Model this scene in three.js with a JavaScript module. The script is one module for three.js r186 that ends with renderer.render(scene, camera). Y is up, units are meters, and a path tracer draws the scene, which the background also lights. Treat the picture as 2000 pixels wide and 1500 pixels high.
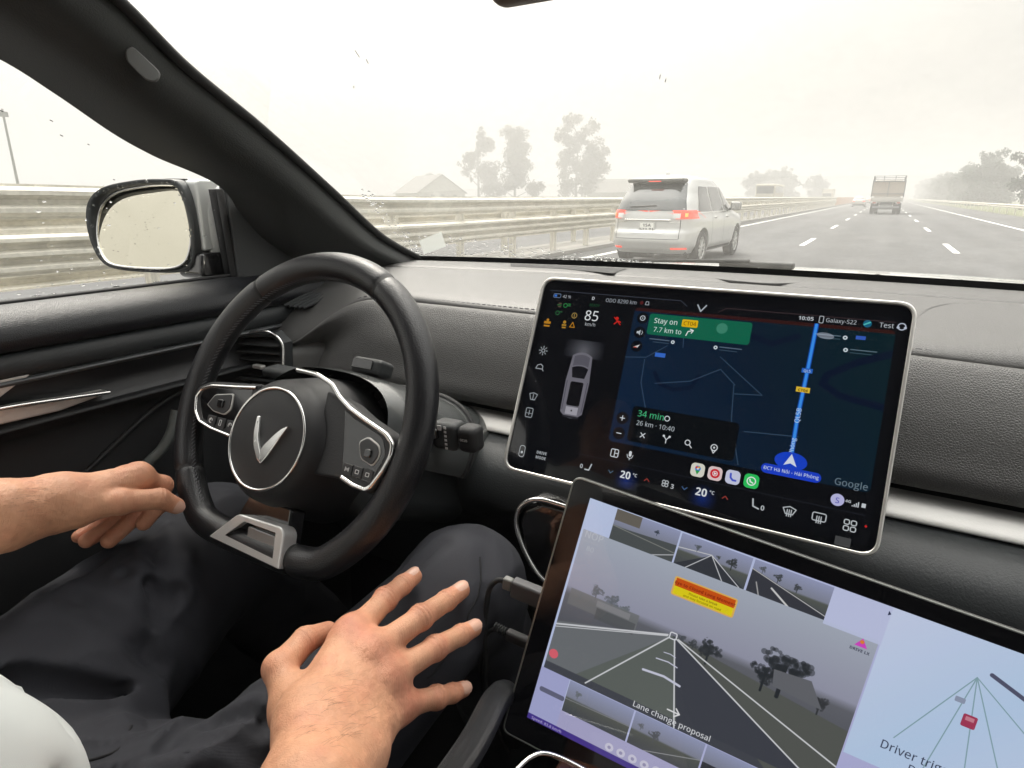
import * as THREE from 'three';
import { mergeGeometries, mergeVertices, toCreasedNormals } from 'three/addons/utils/BufferGeometryUtils.js';
import { RoundedBoxGeometry } from 'three/addons/geometries/RoundedBoxGeometry.js';
import { Brush, Evaluator, SUBTRACTION } from 'three-bvh-csg';

// ---------------------------------------------------------------- camera, sky, sun, exposure
const scene = new THREE.Scene();
const EYE = 1.36;                                    // camera height over the road; the car points along -z
const camera = new THREE.PerspectiveCamera(63.584, 4 / 3, 0.02, 4000);
camera.position.set(0, EYE, 0);
camera.rotation.order = 'YXZ';
camera.rotation.set(THREE.MathUtils.degToRad(-16.786), THREE.MathUtils.degToRad(30.079), 0);
scene.add(camera);

const renderer = new THREE.WebGLRenderer({ antialias: true });
renderer.toneMapping = THREE.LinearToneMapping;
renderer.toneMappingExposure = 1.98;
renderer.shadowMap.enabled = true;

const D2R = Math.PI / 180;
const sunAz = 48 * D2R, sunEl = 54 * D2R, sunDir = new THREE.Vector3(-Math.sin(sunAz) * Math.cos(sunEl), Math.sin(sunEl), -Math.cos(sunAz) * Math.cos(sunEl));
{ // hazy overcast sky: pale grey, brighter towards the zenith, a broad warm glow round the veiled sun
  const w = 256, h = 128, data = new Float32Array(w * h * 4), d = new THREE.Vector3();
  for (let j = 0; j < h; j++) for (let i = 0; i < w; i++) {
    const el = ((j + 0.5) / h - 0.5) * Math.PI, az = ((i + 0.5) / w - 0.5) * 2 * Math.PI;
    d.set(Math.cos(el) * Math.cos(az), Math.sin(el), Math.cos(el) * Math.sin(az));
    const s = Math.max(0, Math.sin(Math.max(el, 0)));
    const base = 0.15 + 1.7 * Math.pow(s, 2.1);
    const c = d.dot(sunDir), ang = Math.acos(Math.min(1, Math.max(-1, c)));
    const glow = 2.1 * Math.exp(-Math.pow(ang / 0.6, 2)) + 0.25 * Math.exp(-Math.pow(ang / 1.0, 2));
    const k = (j * w + i) * 4;
    data[k] = base * 0.985 + glow * 1.05; data[k + 1] = base * 0.995 + glow * 0.995; data[k + 2] = base * 0.99 + glow * 0.89; data[k + 3] = 1;
  }
  const sky = new THREE.DataTexture(data, w, h, THREE.RGBAFormat, THREE.FloatType);
  sky.mapping = THREE.EquirectangularReflectionMapping; sky.magFilter = THREE.LinearFilter; sky.needsUpdate = true;
  scene.background = sky; scene.environment = sky;
}
const sun = new THREE.DirectionalLight(new THREE.Color(1, 0.935, 0.84), 1.5);
sun.position.copy(sunDir).multiplyScalar(40); sun.target.position.set(0, 0, 0);
sun.castShadow = true; sun.shadow.radius = 40; sun.shadow.mapSize.set(2048, 2048);
Object.assign(sun.shadow.camera, { left: -30, right: 30, top: 30, bottom: -30, near: 1, far: 120 });
scene.add(sun, sun.target);
scene.fog = new THREE.FogExp2(new THREE.Color(0.95, 0.942, 0.924), 0.0058);

// ---------------------------------------------------------------- helpers
function rngOf(seed) { let a = seed >>> 0; return () => { a = (a + 0x6D2B79F5) >>> 0; let t = Math.imul(a ^ (a >>> 15), 1 | a); t = (t + Math.imul(t ^ (t >>> 7), 61 | t)) ^ t; return ((t ^ (t >>> 14)) >>> 0) / 4294967296; }; }
const hash3 = (x, y, z) => { let h = Math.imul(x | 0, 374761393) ^ Math.imul(y | 0, 668265263) ^ Math.imul(z | 0, 2147483647 ^ 0x5bd1e995); h = Math.imul(h ^ (h >>> 13), 1274126177); return ((h ^ (h >>> 16)) >>> 0) / 4294967296; };
const sm = (t) => t * t * (3 - 2 * t);
const sstep = (a, b, x) => { const t = Math.min(1, Math.max(0, (x - a) / (b - a))); return t * t * (3 - 2 * t); };
const lerp = (a, b, t) => a + (b - a) * t;
function noise3(x, y, z) {
  const X = Math.floor(x), Y = Math.floor(y), Z = Math.floor(z), fx = sm(x - X), fy = sm(y - Y), fz = sm(z - Z);
  const n = (i, j, k) => hash3(X + i, Y + j, Z + k);
  return lerp(lerp(lerp(n(0, 0, 0), n(1, 0, 0), fx), lerp(n(0, 1, 0), n(1, 1, 0), fx), fy), lerp(lerp(n(0, 0, 1), n(1, 0, 1), fx), lerp(n(0, 1, 1), n(1, 1, 1), fx), fy), fz) * 2 - 1;
}
const V3 = (x, y, z) => new THREE.Vector3(x, y, z);
const used = new Map();
function numbered(name) { const n = used.get(name) || 0; used.set(name, n + 1); return n ? `${name}_${String(n).padStart(3, '0')}` : name; }
function tag(o, label, category, group, kind) { o.userData.label = label; if (category) o.userData.category = category; if (group) o.userData.group = group; if (kind) o.userData.kind = kind; return o; }
function cast(o) { o.traverse((m) => { if (m.isMesh) { m.castShadow = true; m.receiveShadow = true; } }); return o; }
const bases = new Map();
// a thing: a Group at its base; parts whose shapes are given in metres of the whole place are shifted to that base
function thing(name, label, category, base = [0, 0, 0], group) {
  const g = new THREE.Group(); g.name = numbered(name); g.position.set(...base); scene.add(g); bases.set(g, base);
  return tag(g, label, category, group);
}
// a part under a thing or under another part; geometry in the coordinates of the place (own = already in the thing's coordinates)
function part(parent, name, geo, mat, own = false) {
  const g = Array.isArray(geo) ? merge(geo) : geo, base = bases.get(parent) || [0, 0, 0];
  if (!own) g.translate(-base[0], -base[1], -base[2]);
  const m = new THREE.Mesh(g, mat); m.name = name; m.castShadow = m.receiveShadow = true; parent.add(m); bases.set(m, base); return m;
}
function merge(list) {
  const out = list.map((g) => { let q = g.index ? g.toNonIndexed() : g; for (const k of Object.keys(q.attributes)) if (!['position', 'normal', 'uv', 'color'].includes(k)) q.deleteAttribute(k); if (!q.attributes.uv) q.setAttribute('uv', new THREE.BufferAttribute(new Float32Array(q.attributes.position.count * 2), 2)); return q; });
  const col = out.some((g) => g.attributes.color); if (col) for (const g of out) if (!g.attributes.color) g.setAttribute('color', new THREE.BufferAttribute(new Float32Array(g.attributes.position.count * 3).fill(1), 3));
  return mergeGeometries(out, false);
}
// surface through rows of points; uv in metres along and across
function loft(rows, { closeU = false, closeV = false, flip = false, crease } = {}) {
  const R = rows.length, C = rows[0].length, pos = [], uv = [], idx = [];
  const un = closeU ? C + 1 : C, vn = closeV ? R + 1 : R;
  let vacc = 0; const mid = C >> 1;
  for (let r = 0; r < vn; r++) {
    const row = rows[r % R]; if (r) vacc += row[mid].distanceTo(rows[r - 1][mid]);
    let u = 0;
    for (let c = 0; c < un; c++) { const p = row[c % C]; if (c) u += p.distanceTo(row[(c - 1) % C]); pos.push(p.x, p.y, p.z); uv.push(u, vacc); }
  }
  for (let r = 0; r < vn - 1; r++) for (let c = 0; c < un - 1; c++) {
    const a = r * un + c, b = a + 1, d = a + un, e = d + 1;
    if (flip) idx.push(a, d, b, b, d, e); else idx.push(a, b, d, b, e, d);
  }
  let g = new THREE.BufferGeometry();
  g.setAttribute('position', new THREE.Float32BufferAttribute(pos, 3)); g.setAttribute('uv', new THREE.Float32BufferAttribute(uv, 2)); g.setIndex(idx);
  if (crease) return toCreasedNormals(g, crease);
  g.computeVertexNormals();
  if (closeU || closeV) { // weld normals across the closing seam
    const n = g.attributes.normal;
    const avg = (i, j) => { const x = n.getX(i) + n.getX(j), y = n.getY(i) + n.getY(j), z = n.getZ(i) + n.getZ(j), l = Math.hypot(x, y, z) || 1; n.setXYZ(i, x / l, y / l, z / l); n.setXYZ(j, x / l, y / l, z / l); };
    if (closeU) for (let r = 0; r < vn; r++) avg(r * un, r * un + un - 1);
    if (closeV) for (let c = 0; c < un; c++) avg(c, (vn - 1) * un + c);
  }
  return g;
}
const box = (w, h, d, x = 0, y = 0, z = 0, r = 0, seg = 2) => { const g = r ? new RoundedBoxGeometry(w, h, d, seg, r) : new THREE.BoxGeometry(w, h, d); g.translate(x, y, z); return g; };
function tube(pts, r, seg = 64, rad = 10, closed = false) { return new THREE.TubeGeometry(new THREE.CatmullRomCurve3(pts, closed, 'centripetal'), seg, r, rad, closed); }
function rod(a, b, r, seg = 10, r2 = r) { const d = V3().subVectors(b, a), g = new THREE.CylinderGeometry(r2, r, d.length(), seg); g.applyQuaternion(new THREE.Quaternion().setFromUnitVectors(V3(0, 1, 0), d.clone().normalize())); g.translate((a.x + b.x) / 2, (a.y + b.y) / 2, (a.z + b.z) / 2); return g; }
function shapeOf(pts, r = 0) { // polygon with corners rounded by r
  const s = new THREE.Shape(), n = pts.length;
  for (let i = 0; i < n; i++) {
    const p = pts[i], a = pts[(i + n - 1) % n], b = pts[(i + 1) % n];
    const la = Math.hypot(a[0] - p[0], a[1] - p[1]), lb = Math.hypot(b[0] - p[0], b[1] - p[1]), q = Math.min(p[2] ?? r, la * 0.48, lb * 0.48);
    const s1 = [p[0] + (a[0] - p[0]) * q / la, p[1] + (a[1] - p[1]) * q / la], s2 = [p[0] + (b[0] - p[0]) * q / lb, p[1] + (b[1] - p[1]) * q / lb];
    if (i) s.lineTo(...s1); else s.moveTo(...s1);
    if (q > 0) s.quadraticCurveTo(p[0], p[1], s2[0], s2[1]);
  }
  s.closePath(); return s;
}
function plate(pts, r, depth, bevel = 0, z = 0, holes = []) { // extruded polygon, front face at z + depth (+ bevel)
  const s = pts instanceof THREE.Shape ? pts : shapeOf(pts, r); for (const h of holes) s.holes.push(h);
  const g = new THREE.ExtrudeGeometry(s, { depth: depth, bevelEnabled: bevel > 0, bevelSize: bevel, bevelThickness: bevel, bevelSegments: 3, curveSegments: 10, bevelOffset: -bevel });
  g.translate(0, 0, z); return g;
}
function tex(size, f, { srgb = false, repeat = 1 } = {}) { // tiling texture from f(u,v) -> grey or [r,g,b] in 0..1
  const data = new Uint8Array(size * size * 4);
  for (let j = 0; j < size; j++) for (let i = 0; i < size; i++) { const c = f(i / size, j / size), k = (j * size + i) * 4; for (let q = 0; q < 3; q++) data[k + q] = 255 * Math.min(1, Math.max(0, Array.isArray(c) ? c[q] : c)); data[k + 3] = 255; }
  const t = new THREE.DataTexture(data, size, size); t.wrapS = t.wrapT = THREE.RepeatWrapping; t.magFilter = THREE.LinearFilter; t.minFilter = THREE.LinearMipmapLinearFilter;
  if (srgb) t.colorSpace = THREE.SRGBColorSpace; t.repeat.set(repeat, repeat); t.needsUpdate = true; return t;
}
function tnoise(u, v, p, seed) { // tiling value noise with period p
  const x = u * p, y = v * p, X = Math.floor(x), Y = Math.floor(y), fx = sm(x - X), fy = sm(y - Y), n = (i, j) => hash3(((X + i) % p + p) % p, ((Y + j) % p + p) % p, seed);
  return lerp(lerp(n(0, 0), n(1, 0), fx), lerp(n(0, 1), n(1, 1), fx), fy);
}
function cells(u, v, p, seed) { // tiling Worley noise: [nearest, second]
  const x = u * p, y = v * p, X = Math.floor(x), Y = Math.floor(y); let a = 9, b = 9;
  for (let j = -1; j < 2; j++) for (let i = -1; i < 2; i++) { const cx = ((X + i) % p + p) % p, cy = ((Y + j) % p + p) % p; const d = Math.hypot(X + i + hash3(cx, cy, seed) - x, Y + j + hash3(cx, cy, seed + 7) - y); if (d < a) { b = a; a = d; } else if (d < b) b = d; }
  return [a, b];
}
const std = (o) => new THREE.MeshStandardMaterial(o), phy = (o) => new THREE.MeshPhysicalMaterial(o);
const rgb = (r, g, b) => new THREE.Color().setRGB(r, g, b);
// ---------------------------------------------------------------- road, verge, markings
const asphaltTex = tex(512, (u, v) => { const a = tnoise(u, v, 256, 1), b = tnoise(u, v, 64, 2), c = tnoise(u, v, 8, 3), d = tnoise(u, v, 3, 4); const k = 0.26 + 0.09 * a + 0.05 * b + 0.03 * c + 0.03 * d; return [k, k, k * 1.01]; }, { srgb: true });
asphaltTex.repeat.set(1 / 6, 1 / 6);
const wearTex = tex(512, (u, v) => { const x = (u * 15.2 - 0.75) / 3.75, lane = x - Math.floor(x), tr = Math.exp(-Math.pow((lane - 0.28) / 0.09, 2)) + Math.exp(-Math.pow((lane - 0.72) / 0.09, 2)); const k = 0.27 - 0.03 * tr + 0.05 * tnoise(u, v, 5, 7) + 0.05 * tnoise(u, v, 30, 8) + 0.06 * tnoise(u, v, 200, 9) - 0.05 * Math.max(0, tnoise(u, v, 16, 10) - 0.7); return [k, k, k * 1.01]; }, { srgb: true }); wearTex.repeat.set(1 / 15.2, 1 / 40);
const asphalt = std({ map: wearTex, bumpMap: asphaltTex, bumpScale: 0.004, roughness: 0.82, color: rgb(0.75, 0.76, 0.76) });
const paint = std({ map: tex(256, (u, v) => { const k = 0.78 + 0.2 * tnoise(u, v, 64, 5) - 0.25 * Math.max(0, tnoise(u, v, 128, 6) - 0.72); return [k, k, k * 0.98]; }, { srgb: true, repeat: 1.2 }), roughness: 0.7 });
const soilTex = tex(512, (u, v) => { const a = tnoise(u, v, 128, 11), b = tnoise(u, v, 12, 12), c = tnoise(u, v, 4, 13); const g = 0.5 * a + 0.3 * b + 0.2 * c; return [0.33 + 0.16 * g, 0.34 + 0.18 * g, 0.22 + 0.12 * g]; }, { srgb: true });
const soil = std({ map: soilTex, roughness: 1 });
const concreteM = std({ map: tex(256, (u, v) => { const k = 0.40 + 0.14 * tnoise(u, v, 64, 21) + 0.1 * tnoise(u, v, 6, 22); return [k, k * 0.985, k * 0.95]; }, { srgb: true, repeat: 0.7 }), roughness: 0.9 });
function flat(x0, x1, z0, z1, y) { // sheet with uv in metres
  return loft([[V3(x0, y, z0), V3(x1, y, z0)], [V3(x0, y, z1), V3(x1, y, z1)]]);
}
function structure(name, geo, mat) { const m = new THREE.Mesh(geo, mat); m.name = numbered(name); m.userData.kind = 'structure'; m.receiveShadow = m.castShadow = true; scene.add(m); bases.set(m, [0, 0, 0]); return m; }
{
  const g = flat(-900, 900, 200, -1500, -0.06); soilTex.repeat.set(1 / 5, 1 / 5);
  tag(structure('ground', g, soil), 'hazy flat farmland either side of the expressway', 'ground');
  const road = structure('road', flat(-6.6, 8.6, 60, -1400, 0), asphalt); tag(road, 'grey asphalt expressway carriageway with white lane markings', 'road');
  part(road, 'edge_line', flat(-5.98, -5.8, 60, -900, 0.004), paint); part(road, 'edge_line', flat(5.18, 5.34, 60, -900, 0.004), paint);
  for (let k = -2; k < 24; k++) { part(road, 'lane_dash', flat(-2.03, -1.88, -20.3 - 12 * k, -24.1 - 12 * k, 0.004), paint); part(road, 'lane_dash', flat(1.66, 1.81, -19.4 - 12 * k, -23.2 - 12 * k, 0.004), paint); }
  const far = structure('road', flat(-23, -8.2, 60, -1400, 0), asphalt); tag(far, 'opposite carriageway of the expressway beyond the median barrier', 'road');
  tag(structure('median_strip', merge([box(1.5, 0.16, 1460, -7.35, 0.02, -670)]), concreteM), 'raised concrete median strip under the steel barrier', 'median');
  tag(structure('verge', flat(8.6, 16, 60, -1400, 0.02), soil), 'dry grass verge behind the right guardrail', 'verge');
}
// ---------------------------------------------------------------- steel barriers
const galv = std({ map: tex(256, (u, v) => { const k = 0.73 + 0.07 * tnoise(u, v, 40, 31) + 0.1 * tnoise(u, v, 5, 32); return [k, k * 0.98, k * 0.92]; }, { srgb: true, repeat: 0.8 }), metalness: 0.1, roughness: 0.7 });
function railGeo(x, yb, yt, z0, z1, face, waves, rise = () => 0) { // corrugated beam, profile deepening towards the road
  const n = waves * 8, zs = []; for (let z = z0; z > z1; z -= (z > -30 ? 1.5 : 12)) zs.push(z); zs.push(z1);
  const rows = zs.map((z) => { const row = []; for (let i = 0; i <= n; i++) { const t = i / n, s = Math.sin(t * waves * 2 * Math.PI - Math.PI / 2); const d = 0.042 * Math.max(-1, Math.min(1, s * 1.5)); row.push(V3(x + face * d, lerp(yb, yt, t) + rise(z), z)); } return row; });
  const rows2 = rows.map((r) => [...r, ...r.slice().reverse().map((p) => V3(p.x - face * 0.006, p.y, p.z))]);
  return loft(rows2, { closeU: true, crease: 0.6 });
}
const rise = (z) => 0.11 * sstep(-9, -2.2, z);
{
  const b = thing('median_guardrail', 'tall double beam galvanised steel median barrier on posts, nearest the silver people carrier', 'barrier', [-6.9, 0.1, -20]);
  for (let k = 0; k < 10; k++) { const z0 = 25 - k * 14, z1 = z0 - 14 + 0.0; part(b, 'beam', railGeo(-6.82, 1.06, 1.37, z0, z1, 1, 2, rise), galv); part(b, 'lower_beam', railGeo(-6.82, 0.55, 0.94, z0, z1, 1, 3, rise), galv); }
  const post = box(0.13, 1.28, 0.1, 0, 0.62, 0, 0.01, 1);
  for (let z = 16; z > -115; z -= 2) { const m = new THREE.Mesh(post, galv); m.name = 'post'; m.position.set(-0.04, 0.04 - 0.04, z + 20); b.add(m); }
  const f = thing('median_guardrail', 'second steel barrier seen through the gaps behind the nearer median barrier', 'barrier', [-7.9, 0.1, -20]);
  part(f, 'beam', railGeo(-7.98, 0.85, 1.17, 30, -420, -1, 2), galv); part(f, 'lower_beam', railGeo(-7.98, 0.4, 0.72, 30, -420, -1, 2), galv);
  for (let z = 14.8; z > -110; z -= 4) { const m = new THREE.Mesh(post, galv); m.name = 'post'; m.position.set(0.04, -0.15, z + 20); f.add(m); }
  const r = thing('roadside_guardrail', 'low galvanised guardrail along the right verge', 'guardrail', [8.9, 0, -60]);
  part(r, 'beam', railGeo(8.85, 0.5, 0.82, 30, -500, -1, 2), galv);
  const post2 = box(0.12, 0.86, 0.1, 0, 0.4, 0, 0.01, 1);
  for (let z = 0; z > -200; z -= 4) { const m = new THREE.Mesh(post2, galv); m.name = 'post'; m.position.set(0.06, 0, z + 60); r.add(m); }
}
// ---------------------------------------------------------------- trees, house, poles
const barkM = std({ color: rgb(0.12, 0.1, 0.075), roughness: 0.95 });
const leafMs = [rgb(0.1, 0.085, 0.042), rgb(0.06, 0.08, 0.045), rgb(0.03, 0.06, 0.032)].map((c) => phy({ color: c, roughness: 0.9, side: THREE.DoubleSide, transmission: 0.15, thickness: 0 }));
function makeTree(name, label, [x, z], H, wide, lobes, leaf, seed, group, density = 1, leafSize = 0.3) {
  lobes = lobes.map(([a, b, c, d, e]) => [a * wide, b, c * wide, d * wide, e * wide]); leafSize *= wide;
  const t = thing(name, label, 'tree', [x, -0.06, z], group), R = rngOf(seed);
  // trunk and limbs: each lobe [dx, y, dz, rx, ry] gets a limb from the trunk
  const geos = [], pts = []; for (let i = 0; i <= 6; i++) pts.push(V3((R() - 0.5) * 0.12 * H * 0.2 * (i / 6), H * 0.8 * i / 6, (R() - 0.5) * 0.1));
  const curve = new THREE.CatmullRomCurve3(pts), rows = [];
  for (let i = 0; i <= 10; i++) { const p = curve.getPoint(i / 10), r = lerp(H * 0.02, H * 0.004, i / 10), row = []; for (let k = 0; k < 8; k++) row.push(V3(p.x + r * Math.cos(k * Math.PI / 4), p.y, p.z + r * Math.sin(k * Math.PI / 4))); rows.push(row); }
  geos.push(loft(rows, { closeU: true, flip: true }));
  for (const [dx, y, dz] of lobes) { const b = V3(dx, y * H, dz), a = curve.getPoint(Math.max(0.08, Math.min(0.95, (y - 0.14) / 0.8))); geos.push(rod(a, b, H * 0.007, 6, H * 0.002)); }
  part(t, 'trunk', geos, barkM, true);
  const P = [], N = [], I = []; let n = 0;
  for (const [dx, y, dz, rx, ry] of lobes) {
    const sub = []; const ns = Math.max(5, Math.round(rx * ry * 4.2 / (wide * wide))); for (let k = 0; k < ns; k++) { const a = R() * 6.283, b = Math.acos(2 * R() - 1), q = Math.cbrt(R()); sub.push([dx + rx * 0.8 * q * Math.sin(b) * Math.cos(a), y * H + ry * 0.85 * q * Math.cos(b), dz + rx * 0.8 * q * Math.sin(b) * Math.sin(a), (0.36 + 0.34 * R()) * Math.min(rx, ry)]); }
    for (const [cx, cy, cz, cr] of sub) {
      const nl = Math.round(density * 34 * cr * cr / (leafSize * leafSize) * 0.55) + 12;
      for (let k = 0; k < nl; k++) {
        const a = R() * 6.283, b = Math.acos(2 * R() - 1), q = Math.cbrt(R()) * cr * (0.85 + 0.35 * R());
        const px = cx + q * Math.sin(b) * Math.cos(a), py = cy + q * Math.cos(b) * 0.85, pz = cz + q * Math.sin(b) * Math.sin(a);
        const s = leafSize * (0.5 + 0.8 * R()), u = V3(R() - 0.5, R() - 0.7, R() - 0.5).normalize(), w = V3(R() - 0.5, R() - 0.5, R() - 0.5).cross(u).normalize();
        P.push(px - w.x * s * 0.35, py - w.y * s * 0.35, pz - w.z * s * 0.35, px + u.x * s, py + u.y * s, pz + u.z * s, px + w.x * s * 0.35, py + w.y * s * 0.35, pz + w.z * s * 0.35);
        n += 3;
      }
    }
  }
  const g = new THREE.BufferGeometry(); g.setAttribute('position', new THREE.Float32BufferAttribute(P, 3)); g.computeVertexNormals();
  part(t, 'crown', g, leafMs[leaf], true); return t;
}
// the three feathery trees beyond the median, [dx, height share, dz, rx, ry]
makeTree('roadside_tree', 'feathery pale tree with a leaning left bough, first beyond the median barrier', [-97.5, -150], 19.6, 1.95, [[0.3, 0.9, 0, 0.9, 1.2], [0.9, 0.74, 0, 1.5, 1.4], [-0.6, 0.55, 0.4, 1.8, 1.3], [-2.2, 0.48, 0, 1.2, 0.9], [-1.6, 0.36, 0.3, 1.0, 0.7], [1.7, 0.42, -0.4, 1.7, 1.6], [2.0, 0.22, 0.2, 1.7, 1.5]], 0, 101, 'trees beyond the median');
makeTree('roadside_tree', 'broad pale tree in the middle of the three beyond the median', [-86, -150], 19, 1.95, [[-0.8, 0.93, 0, 1.1, 1.0], [0.7, 0.87, 0.3, 1.4, 1.2], [0.1, 0.7, 0, 2.2, 1.6], [0.5, 0.5, 0, 2.1, 1.7], [0.2, 0.3, 0.4, 2.0, 1.5], [-1.6, 0.16, 0, 1.6, 1.0], [2.6, 0.18, 0, 1.8, 1.2]], 0, 102, 'trees beyond the median');
makeTree('roadside_tree', 'tall forked pale tree just behind the silver people carrier', [-69.5, -153], 21.6, 1.95, [[-0.9, 0.92, 0, 1.4, 1.2], [-1.3, 0.76, 0.2, 1.7, 1.3], [-0.3, 0.66, 0, 1.6, 1.2], [1.7, 0.84, 0.2, 1.2, 1.1], [1.2, 0.72, 0, 1.2, 0.8], [2.7, 0.55, 0, 1.8, 1.6], [-1.0, 0.48, -0.3, 2.0, 1.4], [1.6, 0.42, 0, 2.2, 1.5], [3.4, 0.34, 0, 1.2, 1.3], [-1.6, 0.22, 0, 1.4, 1.5], [1.0, 0.22, 0.3, 1.7, 1.5]], 0, 103, 'trees beyond the median');
[[-39, -230, 10], [-34.5, -234, 11], [-30, -236, 11.5], [-120, -160, 9], [-24, -270, 10]].forEach(([x, z, H], k) => makeTree('distant_tree', ['faint rounded tree left of the distant bus', 'faint tree directly behind the distant bus', 'faint tallest tree right of the distant bus', 'ghostly low tree in the haze beyond the roofs', 'ghostly tree in the haze near the end of the barrier'][k], [x, z], H, 1.35, [[0, 0.82, 0, 1.9, 1.4], [-1.2, 0.6, 0, 2.2, 1.5], [1.5, 0.55, 0, 2.2, 1.6], [0, 0.35, 0, 2.6, 1.6], [1.7, 0.2, 0.5, 2.2, 1.4]], 1, 120 + k, 'faint trees in the haze', 0.8, 0.42));
// trees along the right verge
makeTree('verge_tree', 'dark nearest tree at the far right edge behind the guardrail', [12.7, -88], 8.4, 1.0, [[-0.3, 0.92, 0, 1.0, 0.55], [0.5, 0.78, 0, 1.5, 0.8], [-0.8, 0.62, 0.3, 1.4, 0.8], [0.6, 0.48, 0, 1.8, 1.2], [-0.5, 0.3, 0, 1.5, 1.1], [0.9, 0.16, 0, 1.8, 1.1], [2.6, 0.66, 0, 1.8, 2], [2.8, 0.36, 0.2, 2, 2]], 2, 131, 'trees on the right verge', 1.2);
makeTree('verge_tree', 'tall bushy tree with two crowns on the right verge', [13.4, -127], 8.2, 0.85, [[-1.0, 0.9, 0, 1.4, 1.3], [1.6, 0.94, 0, 1.5, 1.0], [0.3, 0.72, 0, 2.6, 1.8], [-1.8, 0.55, 0.3, 2.3, 1.8], [2.2, 0.6, 0, 2.3, 1.8], [0, 0.38, 0, 3.0, 2.0], [-1.4, 0.16, 0, 2.4, 1.8], [2.3, 0.2, 0, 2.6, 2.0]], 2, 132, 'trees on the right verge', 1.1, 0.34);
[[12.8, -150, 7.4, 0], [12.9, -178, 6.8, 1], [13, -205, 7.4, 2], [13.6, -240, 8.2, 3], [13.8, -290, 9, 4], [14, -350, 10, 5]].forEach(([x, z, H, k]) => makeTree('verge_tree', ['round bushy tree leaning against the two-crowned one', 'second bushy tree receding along the right verge', 'third hazy tree receding along the right verge', 'fourth hazier tree receding along the right verge', 'fifth very faint tree along the right verge', 'faintest tree at the end of the right verge row'][k], [x, z], H, 1.1, [[0, 0.78, 0, 1.9, 1.5], [-1.5, 0.58, 0.2, 2.0, 1.5], [1.6, 0.55, 0, 2.2, 1.6], [0, 0.36, 0, 2.8, 1.7], [-1.3, 0.15, 0, 2.2, 1.3], [1.6, 0.16, 0, 2.3, 1.4]], 2, 140 + k, 'trees on the right verge', 1, 0.36));
{
  const wallM = std({ color: rgb(0.42, 0.4, 0.36), roughness: 0.95 }), roofM = std({ color: rgb(0.2, 0.19, 0.17), roughness: 0.9 }), dark = std({ color: rgb(0.05, 0.05, 0.05), roughness: 0.6 });
  function house(label, [x, z], w, d, hw, hr, turn) { // gabled house, ridge along its x
    const t = thing('gabled_house', label, 'house', [x, -0.06, z]); t.rotation.y = turn;
    const gable = shapeOf([[-d / 2, 0], [d / 2, 0], [d / 2, hw], [0, hw + hr - 0.1], [-d / 2, hw]]), g = new THREE.ExtrudeGeometry(gable, { depth: w, bevelEnabled: false }); g.rotateY(Math.PI / 2); g.translate(-w / 2, 0, 0);
    part(t, 'wall', g, wallM, true);
    const roof = [];
    for (const s of [-1, 1]) { const sl = Math.hypot(d / 2 + 0.5, hr * (d / 2 + 0.5) / (d / 2)), q = box(w + 0.8, 0.12, sl, 0, 0, 0); q.rotateX(s * Math.atan2(hr, d / 2)); q.translate(0, hw + hr / 2 - 0.02 - hr * 0.25 / (d / 2) + 0.06, s * (d / 4 + 0.25)); roof.push(q); }
    part(t, 'roof', roof, roofM, true);
    for (const s of [-0.28, 0.2]) { const win = part(t, 'window', box(0.06, 1.1, 0.9, w / 2 + 0.02, hw * 0.55, s * d), dark, true); part(win, 'sill', box(0.12, 0.08, 1.1, w / 2 + 0.05, hw * 0.55 - 0.6, s * d), wallM, true); }
    part(t, 'door', box(0.06, 2.0, 1.0, w / 2 + 0.02, 1.0, 0), dark, true);
  }
  house('long pale gabled house roof showing above the median barrier', [-100, -131], 17, 12, 2.6, 4.0, -0.55);
  house('faint low house gable just left of the silver people carrier roof', [-64, -165], 13, 10, 2.8, 3.2, 0.3);
  const poleM = std({ color: rgb(0.3, 0.3, 0.3), roughness: 0.7 });
  const pole = thing('utility_pole', 'thin faint utility pole leaning in the haze at the far left window', 'pole', [-47.8, -0.06, -20]);
  part(pole, 'pole', rod(V3(0, 0, 0), V3(0.1, 6.6, 0), 0.09, 10, 0.06), poleM, true); part(pole, 'crossarm', box(0.1, 0.3, 0.5, 0.1, 6.3, 0), poleM, true);
}
// ---------------------------------------------------------------- vehicles
const silver = phy({ color: rgb(0.62, 0.62, 0.6), metalness: 0.25, roughness: 0.32, clearcoat: 1, clearcoatRoughness: 0.06 });
const glassDark = phy({ color: rgb(0.03, 0.035, 0.035), roughness: 0.08, clearcoat: 1, clearcoatRoughness: 0.03 });
const rubber = std({ color: rgb(0.025, 0.025, 0.026), roughness: 0.85 });
const blackPl = std({ color: rgb(0.03, 0.03, 0.032), roughness: 0.6 });
const alloy = std({ color: rgb(0.62, 0.62, 0.6), metalness: 0.7, roughness: 0.35 });
const redLens = phy({ color: rgb(0.7, 0.03, 0.02), roughness: 0.15, clearcoat: 1, emissive: rgb(0.9, 0.08, 0.03), emissiveIntensity: 0.55 });
const amberLens = phy({ color: rgb(0.9, 0.4, 0.08), roughness: 0.15, clearcoat: 1, emissive: rgb(1, 0.35, 0.05), emissiveIntensity: 0.5 });
const clearLens = phy({ color: rgb(0.75, 0.75, 0.72), roughness: 0.12, clearcoat: 1 });
const chromeM = std({ color: rgb(0.8, 0.8, 0.78), metalness: 1, roughness: 0.14 });
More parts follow.
